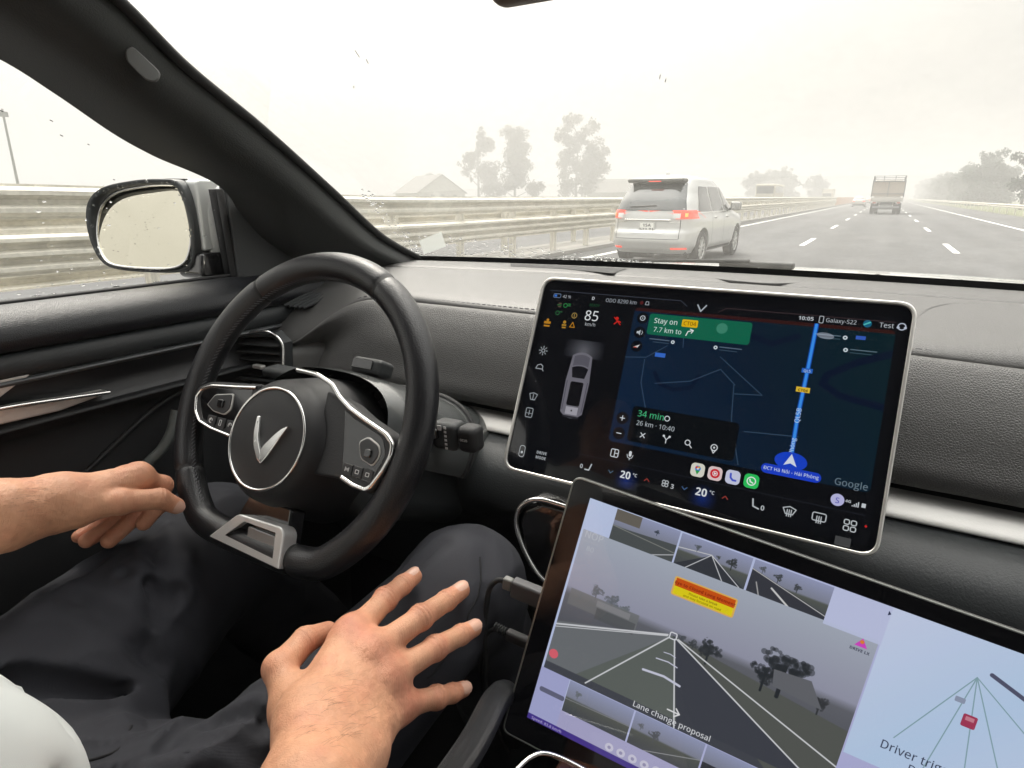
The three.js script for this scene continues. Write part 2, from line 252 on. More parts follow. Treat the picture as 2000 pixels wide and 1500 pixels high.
// a body as horizontal slices: at height y it reaches rear(y)..front(y) and half-width half(y)
const curveOf = (pts) => (y) => { if (y <= pts[0][0]) return pts[0][1]; for (let i = 1; i < pts.length; i++) if (y <= pts[i][0]) { const t = (y - pts[i - 1][0]) / (pts[i][0] - pts[i - 1][0]); return lerp(pts[i - 1][1], pts[i][1], sm(t) * 0.45 + t * 0.55); } return pts[pts.length - 1][1]; };
function slicer(rear, front, half, pow) {
  const r = curveOf(rear), f = curveOf(front), h = curveOf(half), p = curveOf(pow);
  return {
    ring(y, n) { const a = r(y), b = f(y), w = h(y), e = 2 / p(y), out = []; for (let i = 0; i < n; i++) { const t = i / n * 2 * Math.PI, c = Math.cos(t), s = Math.sin(t); out.push(V3(w * Math.sign(c) * Math.pow(Math.abs(c), e), y, (a + b) / 2 + (b - a) / 2 * Math.sign(s) * Math.pow(Math.abs(s), e))); } return out; },
    rearZ(x, y) { const a = r(y), b = f(y); return (a + b) / 2 - (b - a) / 2 * Math.pow(Math.max(0, 1 - Math.pow(Math.abs(x) / h(y), p(y))), 1 / p(y)); },
    frontZ(x, y) { const a = r(y), b = f(y); return (a + b) / 2 + (b - a) / 2 * Math.pow(Math.max(0, 1 - Math.pow(Math.abs(x) / h(y), p(y))), 1 / p(y)); },
    sideX(z, y) { const a = r(y), b = f(y); return h(y) * Math.pow(Math.max(0, 1 - Math.pow(Math.abs((z - (a + b) / 2) / ((b - a) / 2)), p(y))), 1 / p(y)); }, half: h, rear: r,
  };
}
function bodyGeo(S, ys, n = 96) { // closed body
  const rows = ys.map((y) => S.ring(y, n)), g = loft(rows, { closeU: true, flip: true });
  const cap = (row, up) => { const P = [], c = row.reduce((a, p) => a.add(p), V3()).multiplyScalar(1 / n); for (let i = 0; i < n; i++) { const a = row[i], b = row[(i + 1) % n]; P.push(...(up ? [c, b, a] : [c, a, b]).flatMap((q) => [q.x, q.y, q.z])); } const q = new THREE.BufferGeometry(); q.setAttribute('position', new THREE.Float32BufferAttribute(P, 3)); q.computeVertexNormals(); return q; };
  return merge([g, cap(rows[0], false), cap(rows[rows.length - 1], true)]);
}
function patchRear(S, y0, y1, xl, xr, off, ny = 10, nx = 16) { const rows = []; for (let j = 0; j <= ny; j++) { const t = j / ny, y = lerp(y0, y1, t), row = []; const a = typeof xl === 'function' ? xl(t) : xl, b = typeof xr === 'function' ? xr(t) : xr; for (let i = 0; i <= nx; i++) { const x = lerp(a, b, i / nx); row.push(V3(x, y, S.rearZ(x, y) - off)); } rows.push(row); } return loft(rows, { flip: true }); }
function patchSide(S, side, y0, y1, zl, zr, off, ny = 10, nx = 12) { const rows = []; for (let j = 0; j <= ny; j++) { const t = j / ny, y = lerp(y0, y1, t), row = []; for (let i = 0; i <= nx; i++) { const z = lerp(zl(t), zr(t), i / nx); row.push(V3(side * (S.sideX(z, y) + off), y, z)); } rows.push(row); } return loft(rows, { flip: side < 0 }); }
function wheelParts(t, x, z, R, w, side, spokes = 10) {
  const prof = [[R * 0.66, -w / 2], [R * 0.92, -w / 2], [R * 0.985, -w * 0.4], [R, -w * 0.2], [R, w * 0.2], [R * 0.985, w * 0.4], [R * 0.92, w / 2], [R * 0.66, w / 2]].map(([r, y]) => new THREE.Vector2(r, y));
  const g = new THREE.LatheGeometry(prof, 40); g.rotateZ(Math.PI / 2); g.translate(x, R, z); const wheel = part(t, 'wheel', g, rubber, true);
  const rim = [new THREE.TorusGeometry(R * 0.66, 0.018, 8, 36)]; const hub = new THREE.CylinderGeometry(R * 0.14, R * 0.16, 0.05, 16); hub.rotateX(Math.PI / 2); rim.push(hub);
  for (let k = 0; k < spokes; k++) { const s = box(R * 0.085, R * 0.56, 0.03, 0, R * 0.38, 0, 0.008, 1); s.rotateZ(k / spokes * 2 * Math.PI); rim.push(s); }
  const back = new THREE.CylinderGeometry(R * 0.65, R * 0.65, 0.01, 32); back.rotateX(Math.PI / 2); back.translate(0, 0, -0.06);
  const rg = merge(rim); rg.rotateY(side * Math.PI / 2); rg.translate(x + side * (w / 2 - 0.02), R, z); part(wheel, 'rim', rg, alloy, true);
  back.rotateY(side * Math.PI / 2); back.translate(x + side * (w / 2 - 0.02), R, z); part(wheel, 'brake_disc', back, blackPl, true);
}
{ // the silver people carrier; its own frame: rear bumper at z = 0, front towards +z, turned to drive along -z
  const t = thing('people_carrier', 'silver people carrier with lit red tail lamps driving in the left lane', 'car', [-4.13, 0, -12.5]); t.rotation.y = Math.PI - 0.05;
  const S = slicer([[0.26, 0.16], [0.36, 0.06], [0.5, 0.0], [0.66, 0.03], [0.74, 0.09], [0.95, 0.1], [1.12, 0.14], [1.22, 0.2], [1.62, 0.5], [1.74, 0.62], [1.8, 0.95]],
    [[0.26, 4.55], [0.5, 4.7], [0.8, 4.66], [0.95, 4.4], [1.06, 3.75], [1.4, 3.15], [1.66, 2.72], [1.76, 2.3], [1.8, 1.9]],
    [[0.26, 0.84], [0.42, 0.905], [0.7, 0.915], [0.9, 0.905], [1.05, 0.88], [1.2, 0.83], [1.5, 0.73], [1.68, 0.655], [1.76, 0.6], [1.8, 0.4]],
    [[0.26, 5.5], [0.9, 6], [1.2, 6], [1.6, 6], [1.74, 5], [1.8, 3]]);
  const ys = []; for (let y = 0.26; y < 1.8; y += 0.04) ys.push(y); ys.push(1.8);
  let body = bodyGeo(S, ys); const ev = new Evaluator(); ev.attributes = ['position', 'normal']; ev.useGroups = false;
  body.deleteAttribute('uv'); let br = new Brush(body); br.updateMatrixWorld();
  for (const z of [0.98, 3.73]) for (const s of [-1, 1]) { const c = new THREE.CylinderGeometry(0.4, 0.4, 0.36, 40); c.rotateZ(Math.PI / 2); c.deleteAttribute('uv'); const cb = new Brush(c); cb.position.set(s * 0.84, 0.36, z); cb.updateMatrixWorld(); br = ev.evaluate(br, cb, SUBTRACTION); br.updateMatrixWorld(); }
  part(t, 'body', br.geometry, silver, true);
  const tw = part(t, 'tailgate_window', patchRear(S, 1.1, 1.63, (u) => lerp(-0.74, -0.6, u), (u) => lerp(0.74, 0.6, u), 0.012), glassDark, true);
  part(tw, 'wiper', rod(V3(0.4, 1.17, 0.13), V3(-0.15, 1.2, 0.16), 0.012, 6), blackPl, true);
  const sp = part(t, 'roof_spoiler', box(1.2, 0.085, 0.3, 0, 1.685, 0.53, 0.04, 3), std({ color: rgb(0.12, 0.12, 0.11), roughness: 0.35 }), true);
  part(sp, 'high_brake_lamp', box(0.26, 0.018, 0.02, 0, 1.665, 0.379), redLens, true);
  for (const s of [-1, 1]) {
    const lamp = part(t, 'tail_lamp', [patchRear(S, 0.945, 1.11, (u) => s * lerp(0.58, 0.5, u), (u) => s * 0.895 * lerp(1, 0.955, u), 0.02), patchSide(S, s, 0.95, 1.11, () => 0.13, (u) => lerp(0.5, 0.3, u), 0.016)].map((g) => { g = g.toNonIndexed(); return g; }), redLens, true);
    part(lamp, 'reversing_lens', patchRear(S, 0.955, 1.05, s * 0.52, s * 0.66, 0.026), clearLens, true);
    part(lamp, 'indicator_lens', patchRear(S, 0.985, 1.055, s * 0.73, s * 0.8, 0.026), amberLens, true);
    part(t, 'bumper_reflector', patchRear(S, 0.345, 0.385, s * 0.52, s * 0.78, 0.012), redLens, true);
    part(t, 'tailgate_strip', patchRear(S, 0.875, 0.89, s * 0.46, s * 0.66, 0.012), chromeM, true);
    const zs = [[0.62, 1.52, 0.86], [1.6, 2.42, 1.6], [2.5, 3.62, 2.5]];
    zs.forEach(([a, b, c], k) => part(t, 'side_window', patchSide(S, s, 1.08, 1.57, (u) => (k === 0 ? lerp(0.66, 0.98, u) : lerp(a, a + 0.02, u)), (u) => (k === 2 ? lerp(3.5, 2.72, u) : b), 0.006), glassDark, true));
    part(t, 'window_trim', patchSide(S, s, 1.045, 1.068, () => 0.6, () => 3.6, 0.012, 2, 24), chromeM, true);
    for (const z of [1.78, 2.72]) part(t, 'door_handle', box(0.035, 0.035, 0.2, s * (S.sideX(z, 0.95) + 0.012), 0.95, z, 0.014), chromeM, true);
    for (const z of [1.56, 2.46]) part(t, 'door_gap', patchSide(S, s, 0.36, 1.05, () => z - 0.006, () => z + 0.006, 0.002, 12, 1), blackPl, true);
    part(t, 'sill_trim', patchSide(S, s, 0.27, 0.33, () => 1.45, () => 3.25, 0.008, 3, 10), blackPl, true);
    const m = part(t, 'door_mirror', box(0.24, 0.19, 0.13, s * 1.0, 1.17, 3.02, 0.05, 4), std({ color: rgb(0.25, 0.25, 0.24), roughness: 0.35 }), true); part(m, 'mirror_glass', box(0.19, 0.14, 0.01, s * 1.01, 1.17, 2.953, 0.004), chromeM, true); part(m, 'mirror_arm', box(0.16, 0.05, 0.06, s * 0.86, 1.1, 3.05, 0.015), blackPl, true);
    for (const z of [0.98, 3.73]) wheelParts(t, s * 0.775, z, 0.345, 0.22, s);
  }
  part(t, 'plate_recess', patchRear(S, 0.66, 0.89, (u) => -lerp(0.36, 0.44, u), (u) => lerp(0.36, 0.44, u), 0.006), silver, true);
  const pl = document.createElement('canvas'); pl.width = 256; pl.height = 192; const c = pl.getContext('2d'); c.fillStyle = '#f2f1ea'; c.fillRect(0, 0, 256, 192); c.strokeStyle = '#777'; c.lineWidth = 5; c.strokeRect(8, 8, 240, 176); c.fillStyle = '#3a3a3a'; c.textAlign = 'center'; c.font = 'bold 78px sans-serif'; c.fillText('15A', 128, 84); c.fillText('522.21', 128, 166);
  const plateTex = new THREE.CanvasTexture(pl); plateTex.colorSpace = THREE.SRGBColorSpace; const pg = new THREE.PlaneGeometry(0.33, 0.2); pg.rotateY(Math.PI); pg.translate(0, 0.775, S.rearZ(0, 0.775) - 0.024);
  const np = part(t, 'number_plate', box(0.345, 0.215, 0.012, 0, 0.775, S.rearZ(0, 0.775) - 0.014), std({ color: rgb(0.6, 0.6, 0.58), roughness: 0.5 }), true); part(np, 'plate_print', pg, std({ map: plateTex, roughness: 0.4 }), true);
  part(t, 'garnish', box(0.98, 0.035, 0.03, 0, 0.915, S.rearZ(0, 0.9) - 0.012, 0.01), chromeM, true);
  part(t, 'tailgate_gap', [patchRear(S, 0.545, 0.555, -0.66, 0.66, 0.004, 2, 16), patchRear(S, 0.555, 0.92, -0.672, -0.66, 0.004, 6, 2), patchRear(S, 0.555, 0.92, 0.66, 0.672, 0.004, 6, 2)], blackPl, true);
  part(t, 'underbody', [box(1.5, 0.16, 3.9, 0, 0.3, 2.3, 0.03), box(0.5, 0.2, 0.3, 0.25, 0.24, 0.5, 0.06), rod(V3(-0.85, 0.32, 0.98), V3(0.85, 0.32, 0.98), 0.06)], blackPl, true);
  part(t, 'roof_antenna', box(0.04, 0.07, 0.14, 0, 1.83, 1.1, 0.018), silver, true);
}
{ // cage truck ahead in the middle lane
  const beige = std({ color: rgb(0.42, 0.36, 0.3), roughness: 0.8 }), steel = std({ color: rgb(0.18, 0.19, 0.2), roughness: 0.6 }), pale = std({ color: rgb(0.5, 0.48, 0.44), roughness: 0.7 });
  const t = thing('cage_truck', 'beige cage-sided cargo truck seen from behind in the middle lane', 'truck', [0.02, 0, -61]);
  part(t, 'cargo_bed', box(2.3, 0.14, 6, 0, 1.25, -3, 0.02), pale, true);
  const gate = part(t, 'tailgate', box(2.26, 1.15, 0.06, 0, 2.0, 0), beige, true);
  part(gate, 'gate_frame', [box(0.05, 1.2, 0.04, 0, 2.0, 0.05), box(2.3, 0.05, 0.04, 0, 1.62, 0.05), box(2.3, 0.06, 0.05, 0, 2.58, 0.05), box(0.06, 1.3, 0.08, -1.14, 2.0, 0.02), box(0.06, 1.3, 0.08, 1.14, 2.0, 0.02)], steel, true);
  for (const s of [-1, 1]) part(t, 'side_board', box(0.05, 1.15, 5.9, s * 1.12, 2.0, -3), beige, true);
  for (const y of [2.72, 2.86, 3.0]) part(t, 'cage_bar', [box(2.28, 0.035, 0.035, 0, y, 0), box(0.035, 0.035, 5.9, -1.12, y, -3), box(0.035, 0.035, 5.9, 1.12, y, -3)], steel, true);
  for (const x of [-1.12, -0.4, 0.4, 1.12]) part(t, 'cage_post', box(0.045, 0.5, 0.045, x, 2.78, 0), steel, true);
  for (const z of [-1.5, -3, -4.5, -5.9]) for (const x of [-1.12, 1.12]) part(t, 'cage_post', box(0.045, 0.5, 0.045, x, 2.78, z), steel, true);
  part(t, 'rear_sill', box(2.28, 0.22, 0.1, 0, 1.12, 0.02, 0.02), pale, true);
  part(t, 'chassis', [box(0.9, 0.25, 7, 0, 0.8, -4), box(1.9, 0.14, 0.08, 0, 0.58, 0.0), rod(V3(-0.9, 0.48, -1.6), V3(0.9, 0.48, -1.6), 0.12)], steel, true);
  for (const s of [-1, 1]) { const l = part(t, 'tail_lamp', box(0.26, 0.13, 0.05, s * 0.85, 0.92, 0.05, 0.02), std({ color: rgb(0.45, 0.12, 0.08), roughness: 0.3 }), true); part(l, 'reversing_lens', box(0.08, 0.1, 0.02, s * 0.7, 0.92, 0.08), clearLens, true); part(t, 'mudflap', box(0.5, 0.55, 0.03, s * 0.8, 0.5, -0.5), rubber, true); for (const [z, x] of [[-1.6, 0.98], [-1.6, 0.66], [-6.6, 0.92]]) wheelParts(t, s * x, z, 0.46, 0.26, s, 6); }
  const cab = part(t, 'cab', box(2.1, 2.2, 1.8, 0, 1.75, -7.1, 0.12, 3), pale, true); part(cab, 'rear_window', box(1.2, 0.5, 0.03, 0, 2.3, -6.19), glassDark, true);
}
function smallCar(name, label, x, z, turn, col, group) {
  const t = thing(name, label, 'car', [x, 0, z], group); t.rotation.y = turn;
  const S = slicer([[0.22, 0.12], [0.5, 0], [0.95, 0.06], [1.02, 0.3], [1.42, 1.0]], [[0.22, 4.4], [0.6, 4.5], [0.85, 4.1], [0.98, 3.3], [1.4, 2.4]], [[0.22, 0.8], [0.6, 0.88], [0.95, 0.84], [1.35, 0.6], [1.42, 0.45]], [[0.2, 5], [1.42, 4]]);
  const ys = []; for (let y = 0.22; y < 1.42; y += 0.06) ys.push(y); ys.push(1.42);
  part(t, 'body', bodyGeo(S, ys, 64), col, true);
  part(t, 'rear_window', patchRear(S, 1.05, 1.34, -0.58, 0.58, 0.01), glassDark, true);
  for (const s of [-1, 1]) { part(t, 'tail_lamp', patchRear(S, 0.72, 0.86, s * 0.5, s * 0.8, 0.012), redLens, true); part(t, 'side_window', patchSide(S, s, 1.0, 1.33, () => 0.9, (u) => lerp(3.0, 2.5, u), 0.008), glassDark, true); for (const zz of [0.85, 3.5]) wheelParts(t, s * 0.76, zz, 0.31, 0.2, s, 6); }
  part(t, 'bumper_skirt', box(1.5, 0.2, 0.1, 0, 0.3, 0.04, 0.03), blackPl, true);
}
const paleCar = phy({ color: rgb(0.55, 0.52, 0.47), metalness: 0.2, roughness: 0.35, clearcoat: 1 });
smallCar('sedan', 'pale sedan far ahead in the left lane beside the truck', -3.35, -104, Math.PI, paleCar, 'far cars in the left lane');
smallCar('sedan', 'farthest faint pale sedan squeezed beside the truck', -3.6, -152, Math.PI, paleCar, 'far cars in the left lane');
{
  const t = thing('coach', 'hazy coach with a dark windscreen on the opposite carriageway', 'bus', [-14.2, 0, -92]); t.rotation.y = 0.0;
  const bodyM = std({ color: rgb(0.5, 0.46, 0.36), roughness: 0.5 });
  part(t, 'body', box(2.45, 2.6, 9, 0, 1.75, -4.5, 0.2, 3), bodyM, true); part(t, 'windscreen', box(2.15, 0.95, 0.05, 0, 2.3, 0.01, 0.02), glassDark, true);
  for (const s of [-1, 1]) { part(t, 'headlamp', box(0.35, 0.2, 0.05, s * 0.85, 0.85, 0.01, 0.02), clearLens, true); for (const z of [-1.8, -6.8]) wheelParts(t, s * 1.08, z, 0.48, 0.28, s, 6); for (let k = 0; k < 5; k++) part(t, 'side_window', box(0.04, 0.85, 1.4, s * 1.22, 2.35, -1.5 - k * 1.5), glassDark, true); }
  part(t, 'bumper', box(2.4, 0.35, 0.2, 0, 0.55, 0, 0.05), blackPl, true);
  const v = thing('box_truck', 'ghostly box truck far off on the opposite carriageway', 'truck', [-12, 0, -165]);
  part(v, 'cargo_box', box(2.4, 2.2, 5, 0, 2.1, -5, 0.05), bodyM, true); const cab = part(v, 'cab', box(2.1, 1.9, 1.7, 0, 1.4, -1, 0.15), bodyM, true); part(cab, 'windscreen', box(1.8, 0.7, 0.04, 0, 1.85, -0.14), glassDark, true);
  for (const s of [-1, 1]) for (const z of [-1, -5.8]) wheelParts(v, s * 0.95, z, 0.44, 0.26, s, 6);
  const w = thing('barrier_wall', 'salmon coloured solid barrier section where the steel rail ends far ahead', 'barrier', [-6.9, 0, -117]);
  const salmon = std({ color: rgb(0.55, 0.3, 0.17), roughness: 0.85 });
  for (let k = 0; k < 16; k++) part(w, 'panel', box(0.14, 1.25, 3.96, 0.0, 0.72, -k * 4, 0.03, 1), salmon, true);
}
// ---------------------------------------------------------------- the cabin; C() takes heights from the eye
const C = (x, y, z) => V3(x, y + EYE, z), XC = -0.149;
const grainTex = tex(512, (u, v) => { const [a, b] = cells(u, v, 34, 41), [c, d] = cells(u, v, 70, 47); return 0.25 + 0.55 * Math.min(1, (b - a) * 2.2) + 0.15 * Math.min(1, (d - c) * 2) + 0.1 * tnoise(u, v, 120, 43); });
grainTex.repeat.set(12, 12);
const fineTex = tex(256, (u, v) => 0.5 * tnoise(u, v, 128, 51) + 0.5 * tnoise(u, v, 50, 52)); fineTex.repeat.set(14, 14);
const smudgeTex = tex(256, (u, v) => { const k = 0.55 + 0.3 * tnoise(u, v, 6, 61) + 0.15 * tnoise(u, v, 24, 62); return [k, k, k]; }); smudgeTex.repeat.set(2.2, 2.2);
const M = {
  padTop: phy({ color: rgb(0.085, 0.083, 0.081), roughness: 0.44, bumpMap: grainTex, bumpScale: 0.00025 }),
  padFace: phy({ color: rgb(0.085, 0.083, 0.081), roughness: 0.44, bumpMap: grainTex, bumpScale: 0.0006, roughnessMap: null }),
  ledge: std({ color: rgb(0.085, 0.083, 0.081), roughness: 0.44, bumpMap: fineTex, bumpScale: 0.0002 }),
  lower: std({ color: rgb(0.024, 0.027, 0.029), roughness: 0.5, bumpMap: fineTex, bumpScale: 0.0002 }),
  black: std({ color: rgb(0.012, 0.012, 0.013), roughness: 0.7 }),
  carpet: std({ color: rgb(0.008, 0.008, 0.009), roughness: 1 }),
  gloss: phy({ color: rgb(0.008, 0.008, 0.009), roughness: 0.12, clearcoat: 1, clearcoatRoughness: 0.04 }),
  satin: std({ color: rgb(0.6, 0.585, 0.56), metalness: 0.45, roughness: 0.4, bumpMap: fineTex, bumpScale: 0.0001 }),
  chrome: std({ color: rgb(0.88, 0.87, 0.85), metalness: 1, roughness: 0.2 }),
  doorPad: phy({ color: rgb(0.013, 0.014, 0.017), roughness: 0.38, bumpMap: grainTex, bumpScale: 0.0004 }),
  doorBand: std({ color: rgb(0.018, 0.021, 0.023), roughness: 0.5, bumpMap: fineTex, bumpScale: 0.0002 }),
  pillar: std({ color: rgb(0.027, 0.029, 0.029), roughness: 0.6, bumpMap: fineTex, bumpScale: 0.0003 }),
  headliner: std({ color: rgb(0.03, 0.03, 0.03), roughness: 0.95, bumpMap: fineTex, bumpScale: 0.0004 }),
  rim: phy({ color: rgb(0.013, 0.013, 0.015), roughness: 0.33, bumpMap: grainTex, bumpScale: 0.00022 }),
  hub: std({ color: rgb(0.017, 0.017, 0.019), roughness: 0.45, bumpMap: fineTex, bumpScale: 0.0002 }),
  thread: std({ color: rgb(0.09, 0.09, 0.1), roughness: 0.8 }),
  print: std({ color: rgb(0.7, 0.7, 0.7), roughness: 0.6 }),
  glass: phy({ color: rgb(0.975, 0.975, 0.965), roughness: 0, transmission: 1, thickness: 0, ior: 1.5 }),
  water: phy({ color: rgb(0.97, 0.98, 0.98), roughness: 0.02, transmission: 1, thickness: 0.002, ior: 1.33 }),
  speck: std({ color: rgb(0.03, 0.028, 0.025), roughness: 0.9 }),
  carPaint: phy({ color: rgb(0.62, 0.63, 0.61), metalness: 0.3, roughness: 0.35, clearcoat: 1, clearcoatRoughness: 0.08 }),
};
const bow = (x) => Math.pow((x - XC) / 0.77, 2);
// surface along x between x0 and x1 whose section at x is the smooth curve through pts(x) = [[y, z], ...]
function section(x0, x1, n, pts, sub = 6, warp = (x) => x) {
  const rows = []; for (let i = 0; i <= n; i++) { const x = lerp(x0, x1, i / n), c = new THREE.CatmullRomCurve3(pts(x).map(([y, z]) => C(warp(x), y, z)), false, 'centripetal'), q = pts(x).length * sub; rows.push(c.getPoints(q)); }
  return loft(rows, { flip: false });
}
const seamY = (x) => -0.150 - 0.0045 * Math.pow(Math.max(0, x + 0.1) / 0.25, 2) - 0.075 * Math.pow(sstep(-0.66, -0.815, x), 1.4), seamZ = (x) => -0.735 + 0.07 * sstep(-0.62, -0.84, x);
{
  const d = thing('dashboard', 'dark grey leather dashboard with silver trim strip under the windscreen', 'dashboard', [XC, EYE - 0.45, -0.8]);
  // ledge next to the glass, then the upper pad, the padded face, trim strip and lower panel
  part(d, 'top_ledge', section(-0.94, 0.64, 60, (x) => [[-0.18, -1.13 + 0.13 * bow(x)], [-0.128, -1.128 + 0.13 * bow(x)], [-0.1235, -1.11 + 0.13 * bow(x)], [-0.1215, -1.06 + 0.12 * bow(x)], [-0.123, -0.992 + 0.11 * bow(x)], [-0.128, -0.985 + 0.11 * bow(x)], [-0.14, -0.984 + 0.11 * bow(x)]]), M.ledge);
  const dip = (x) => 0.03 * sstep(-0.7, -0.9, x);
  const top = part(d, 'upper_pad', section(-0.94, 0.64, 80, (x) => [[-0.14, -0.982 + 0.11 * bow(x)], [-0.127, -0.979 + 0.11 * bow(x)], [-0.1225 - dip(x) * 0.2, -0.965 + 0.11 * bow(x)], [-0.1255 - dip(x) * 0.4, -0.90 + 0.09 * bow(x)], [-0.134 - dip(x) * 0.7, -0.81 + 0.04 * bow(x)], [-0.145 - dip(x), -0.752 + 0.02 * bow(x)], [seamY(x) - 0.001, seamZ(x) - 0.004], [seamY(x) - 0.008, seamZ(x) - 0.004]]), M.padTop);
  const st = []; for (let k = 0; k < 150; k++) { const x = lerp(-0.7, 0.62, k / 150); const a = C(x, seamY(x) + 0.0028, seamZ(x) - 0.0085), b = C(x + 0.0055, seamY(x + 0.0055) + 0.0028, seamZ(x + 0.0055) - 0.0085); st.push(rod(a, b, 0.0007, 5)); }
  const stm = part(top, 'seam_stitching', st, M.thread); stm.userData.kind = 'stuff';
  const face = part(d, 'padded_face', section(-0.81, 0.64, 90, (x) => { const y0 = seamY(x), z0 = seamZ(x), e = 0.02 * sstep(-0.74, -0.81, x); const yb = -0.284, f = (t) => lerp(y0, yb, t); return [[y0 - 0.012, z0 - 0.02], [y0 - 0.003, z0 + 0.0], [f(0.12), z0 + 0.016 - e * 0.3], [f(0.38), -0.700 + 0.012 * bow(x) * sstep(-0.8, -0.6, x) - e], [f(0.65), -0.686 - e], [f(0.83), -0.680 - e], [f(0.94), -0.687 - e], [f(0.985), -0.708 - e], [f(1), -0.75]]; }), M.padFace);
  part(d, 'shadow_gap', section(-0.9, 0.64, 8, () => [[-0.277, -0.745], [-0.29, -0.745], [-0.2925, -0.70]], 3), M.lower);
  part(d, 'trim_strip', section(-0.86, 0.64, 50, () => [[-0.289, -0.705], [-0.2905, -0.692], [-0.2975, -0.682], [-0.3072, -0.673], [-0.311, -0.68]]), M.satin);
  part(d, 'lower_panel', section(-0.86, 0.64, 50, (x) => [[-0.311, -0.69], [-0.3125, -0.668], [-0.32, -0.645], [-0.34, -0.622], [-0.375, -0.612], [-0.41, -0.626], [-0.45, -0.665], [-0.52, -0.72], [-0.7, -0.82]]), M.lower);
  // driver's end of the dashboard with the air vent
  part(d, 'end_panel', section(-0.945, -0.70, 24, (x) => { const k = sstep(-0.78, -0.86, x); const b = 0.08 * sstep(-0.80, -0.73, x); return [[-0.22, -0.69 - b], [-0.229, -0.666 - b], [-0.24, -0.65 - b], [-0.26, -0.643 - b], [-0.3, -0.64 - b], [-0.36, -0.655 - b], [-0.5, -0.70]]; }), M.padTop);
  const ring = [[-0.869, -0.213, -0.628], [-0.807, -0.207, -0.645], [-0.79, -0.221, -0.647], [-0.784, -0.272, -0.637], [-0.79, -0.284, -0.634], [-0.879, -0.281, -0.611], [-0.887, -0.243, -0.617]].map((p) => C(...p));
  const cen = ring.reduce((a, p) => a.add(p), V3()).multiplyScalar(1 / ring.length), nrm = V3(0.25, 0.2, 0.95).normalize();
  const inner = ring.map((p) => p.clone().lerp(cen, 0.1).addScaledVector(nrm, 0.006)), deep = ring.map((p) => p.clone().lerp(cen, 0.16).addScaledVector(nrm, -0.03)), outer = ring.map((p) => p.clone().lerp(cen, -0.14).addScaledVector(nrm, -0.012));
  const vent = part(d, 'air_vent', loft([outer, ring.map((p) => p.clone().addScaledVector(nrm, 0.007)), inner, deep], { closeU: true, crease: 0.5 }), M.doorBand);
  part(vent, 'back_wall', loft([deep, deep.map(() => cen.clone().addScaledVector(nrm, -0.03))], { closeU: true }), M.black);
  for (let k = 0; k < 5; k++) { const y = -0.222 - k * 0.0125, s = box(0.082, 0.0022, 0.02, 0, 0, 0, 0.001, 1); s.rotateX(0.25); s.rotateY(0.255); s.translate(-0.833, y + EYE, -0.633); part(vent, 'slat', s, M.black); }
  part(vent, 'chrome_edge', tube([[-0.86, -0.2085, -0.629], [-0.806, -0.2035, -0.643], [-0.7865, -0.219, -0.646], [-0.781, -0.25, -0.64], [-0.7795, -0.283, -0.634]].map(([x, y, z]) => C(x, y, z + 0.007)), 0.0022, 60, 8), M.chrome);
  part(vent, 'slider', box(0.022, 0.006, 0.01, -0.823, -0.2575 + EYE, -0.62, 0.002), M.satin);
  // side window demister grille
  const grille = part(d, 'demister_grille', [[[-0.878, -0.180, -0.703], [-0.872, -0.163, -0.747], [-0.785, -0.160, -0.752], [-0.799, -0.1785, -0.705]]].map((q) => { const p = q.map(([x, y, z]) => C(x, y + 0.004, z)); return loft([[p[0], p[1]], [p[3], p[2]]]); }), M.black);
  for (let k = 0; k < 7; k++) { const t = (k + 0.5) / 7, a = C(lerp(-0.878, -0.799, t), -0.175, -0.704), b = C(lerp(-0.872, -0.785, t) + 0.006, -0.158, -0.748); const g = rod(a, b, 0.0035, 6); part(grille, 'fin', g, M.lower); }
  // dark demister slot and the sensor lid on the ledge
  part(d, 'demister_slot', loft([[[-0.60, -1.03], [-0.51, -1.045], [-0.376, -1.055]], [[-0.575, -0.988], [-0.47, -0.997], [-0.372, -0.975]]].map((r) => r.map(([x, z]) => C(x, -0.1203, z)))), M.black);
  const lid = part(d, 'speaker_lid', plate([[-0.245, 1.046], [-0.207, 0.99, 0.03], [-0.131, 0.975, 0.03], [-0.094, 1.006, 0.02], [-0.09, 1.052]], 0.01, 0.003, 0.001).rotateX(-Math.PI / 2).translate(0, -0.1247 + EYE, 0), M.ledge);
  part(d, 'brow_edge', tube([[0.03, -0.152, -0.735], [0.04, -0.1415, -0.78], [0.05, -0.1335, -0.835], [0.066, -0.1282, -0.888], [0.095, -0.1262, -0.92], [0.16, -0.1258, -0.925], [0.4, -0.127, -0.89], [0.6, -0.129, -0.85]].map((p) => C(...p)), 0.0035, 60, 8), M.ledge);
  // console bracket with a chrome outline, under the screen
  const cc = [[-0.262, -0.352, -0.606], [-0.285, -0.3475, -0.602], [-0.313, -0.346, -0.597], [-0.329, -0.356, -0.591], [-0.333, -0.372, -0.586], [-0.322, -0.401, -0.58], [-0.299, -0.431, -0.577], [-0.286, -0.441, -0.578]].map((p) => C(...p));
  const body = part(d, 'console_bracket', loft([cc.map((p) => p.clone().add(V3(0.004, -0.002, -0.06))), cc, cc.map((p) => p.clone().add(V3(0.012, -0.008, 0.004))), cc.map((p) => p.clone().add(V3(0.06, -0.02, -0.006)))]), M.gloss);
  part(body, 'chrome_edge', tube(cc.map((p) => p.clone().add(V3(0.002, 0, 0.004))), 0.0032, 60, 8), M.chrome);
}
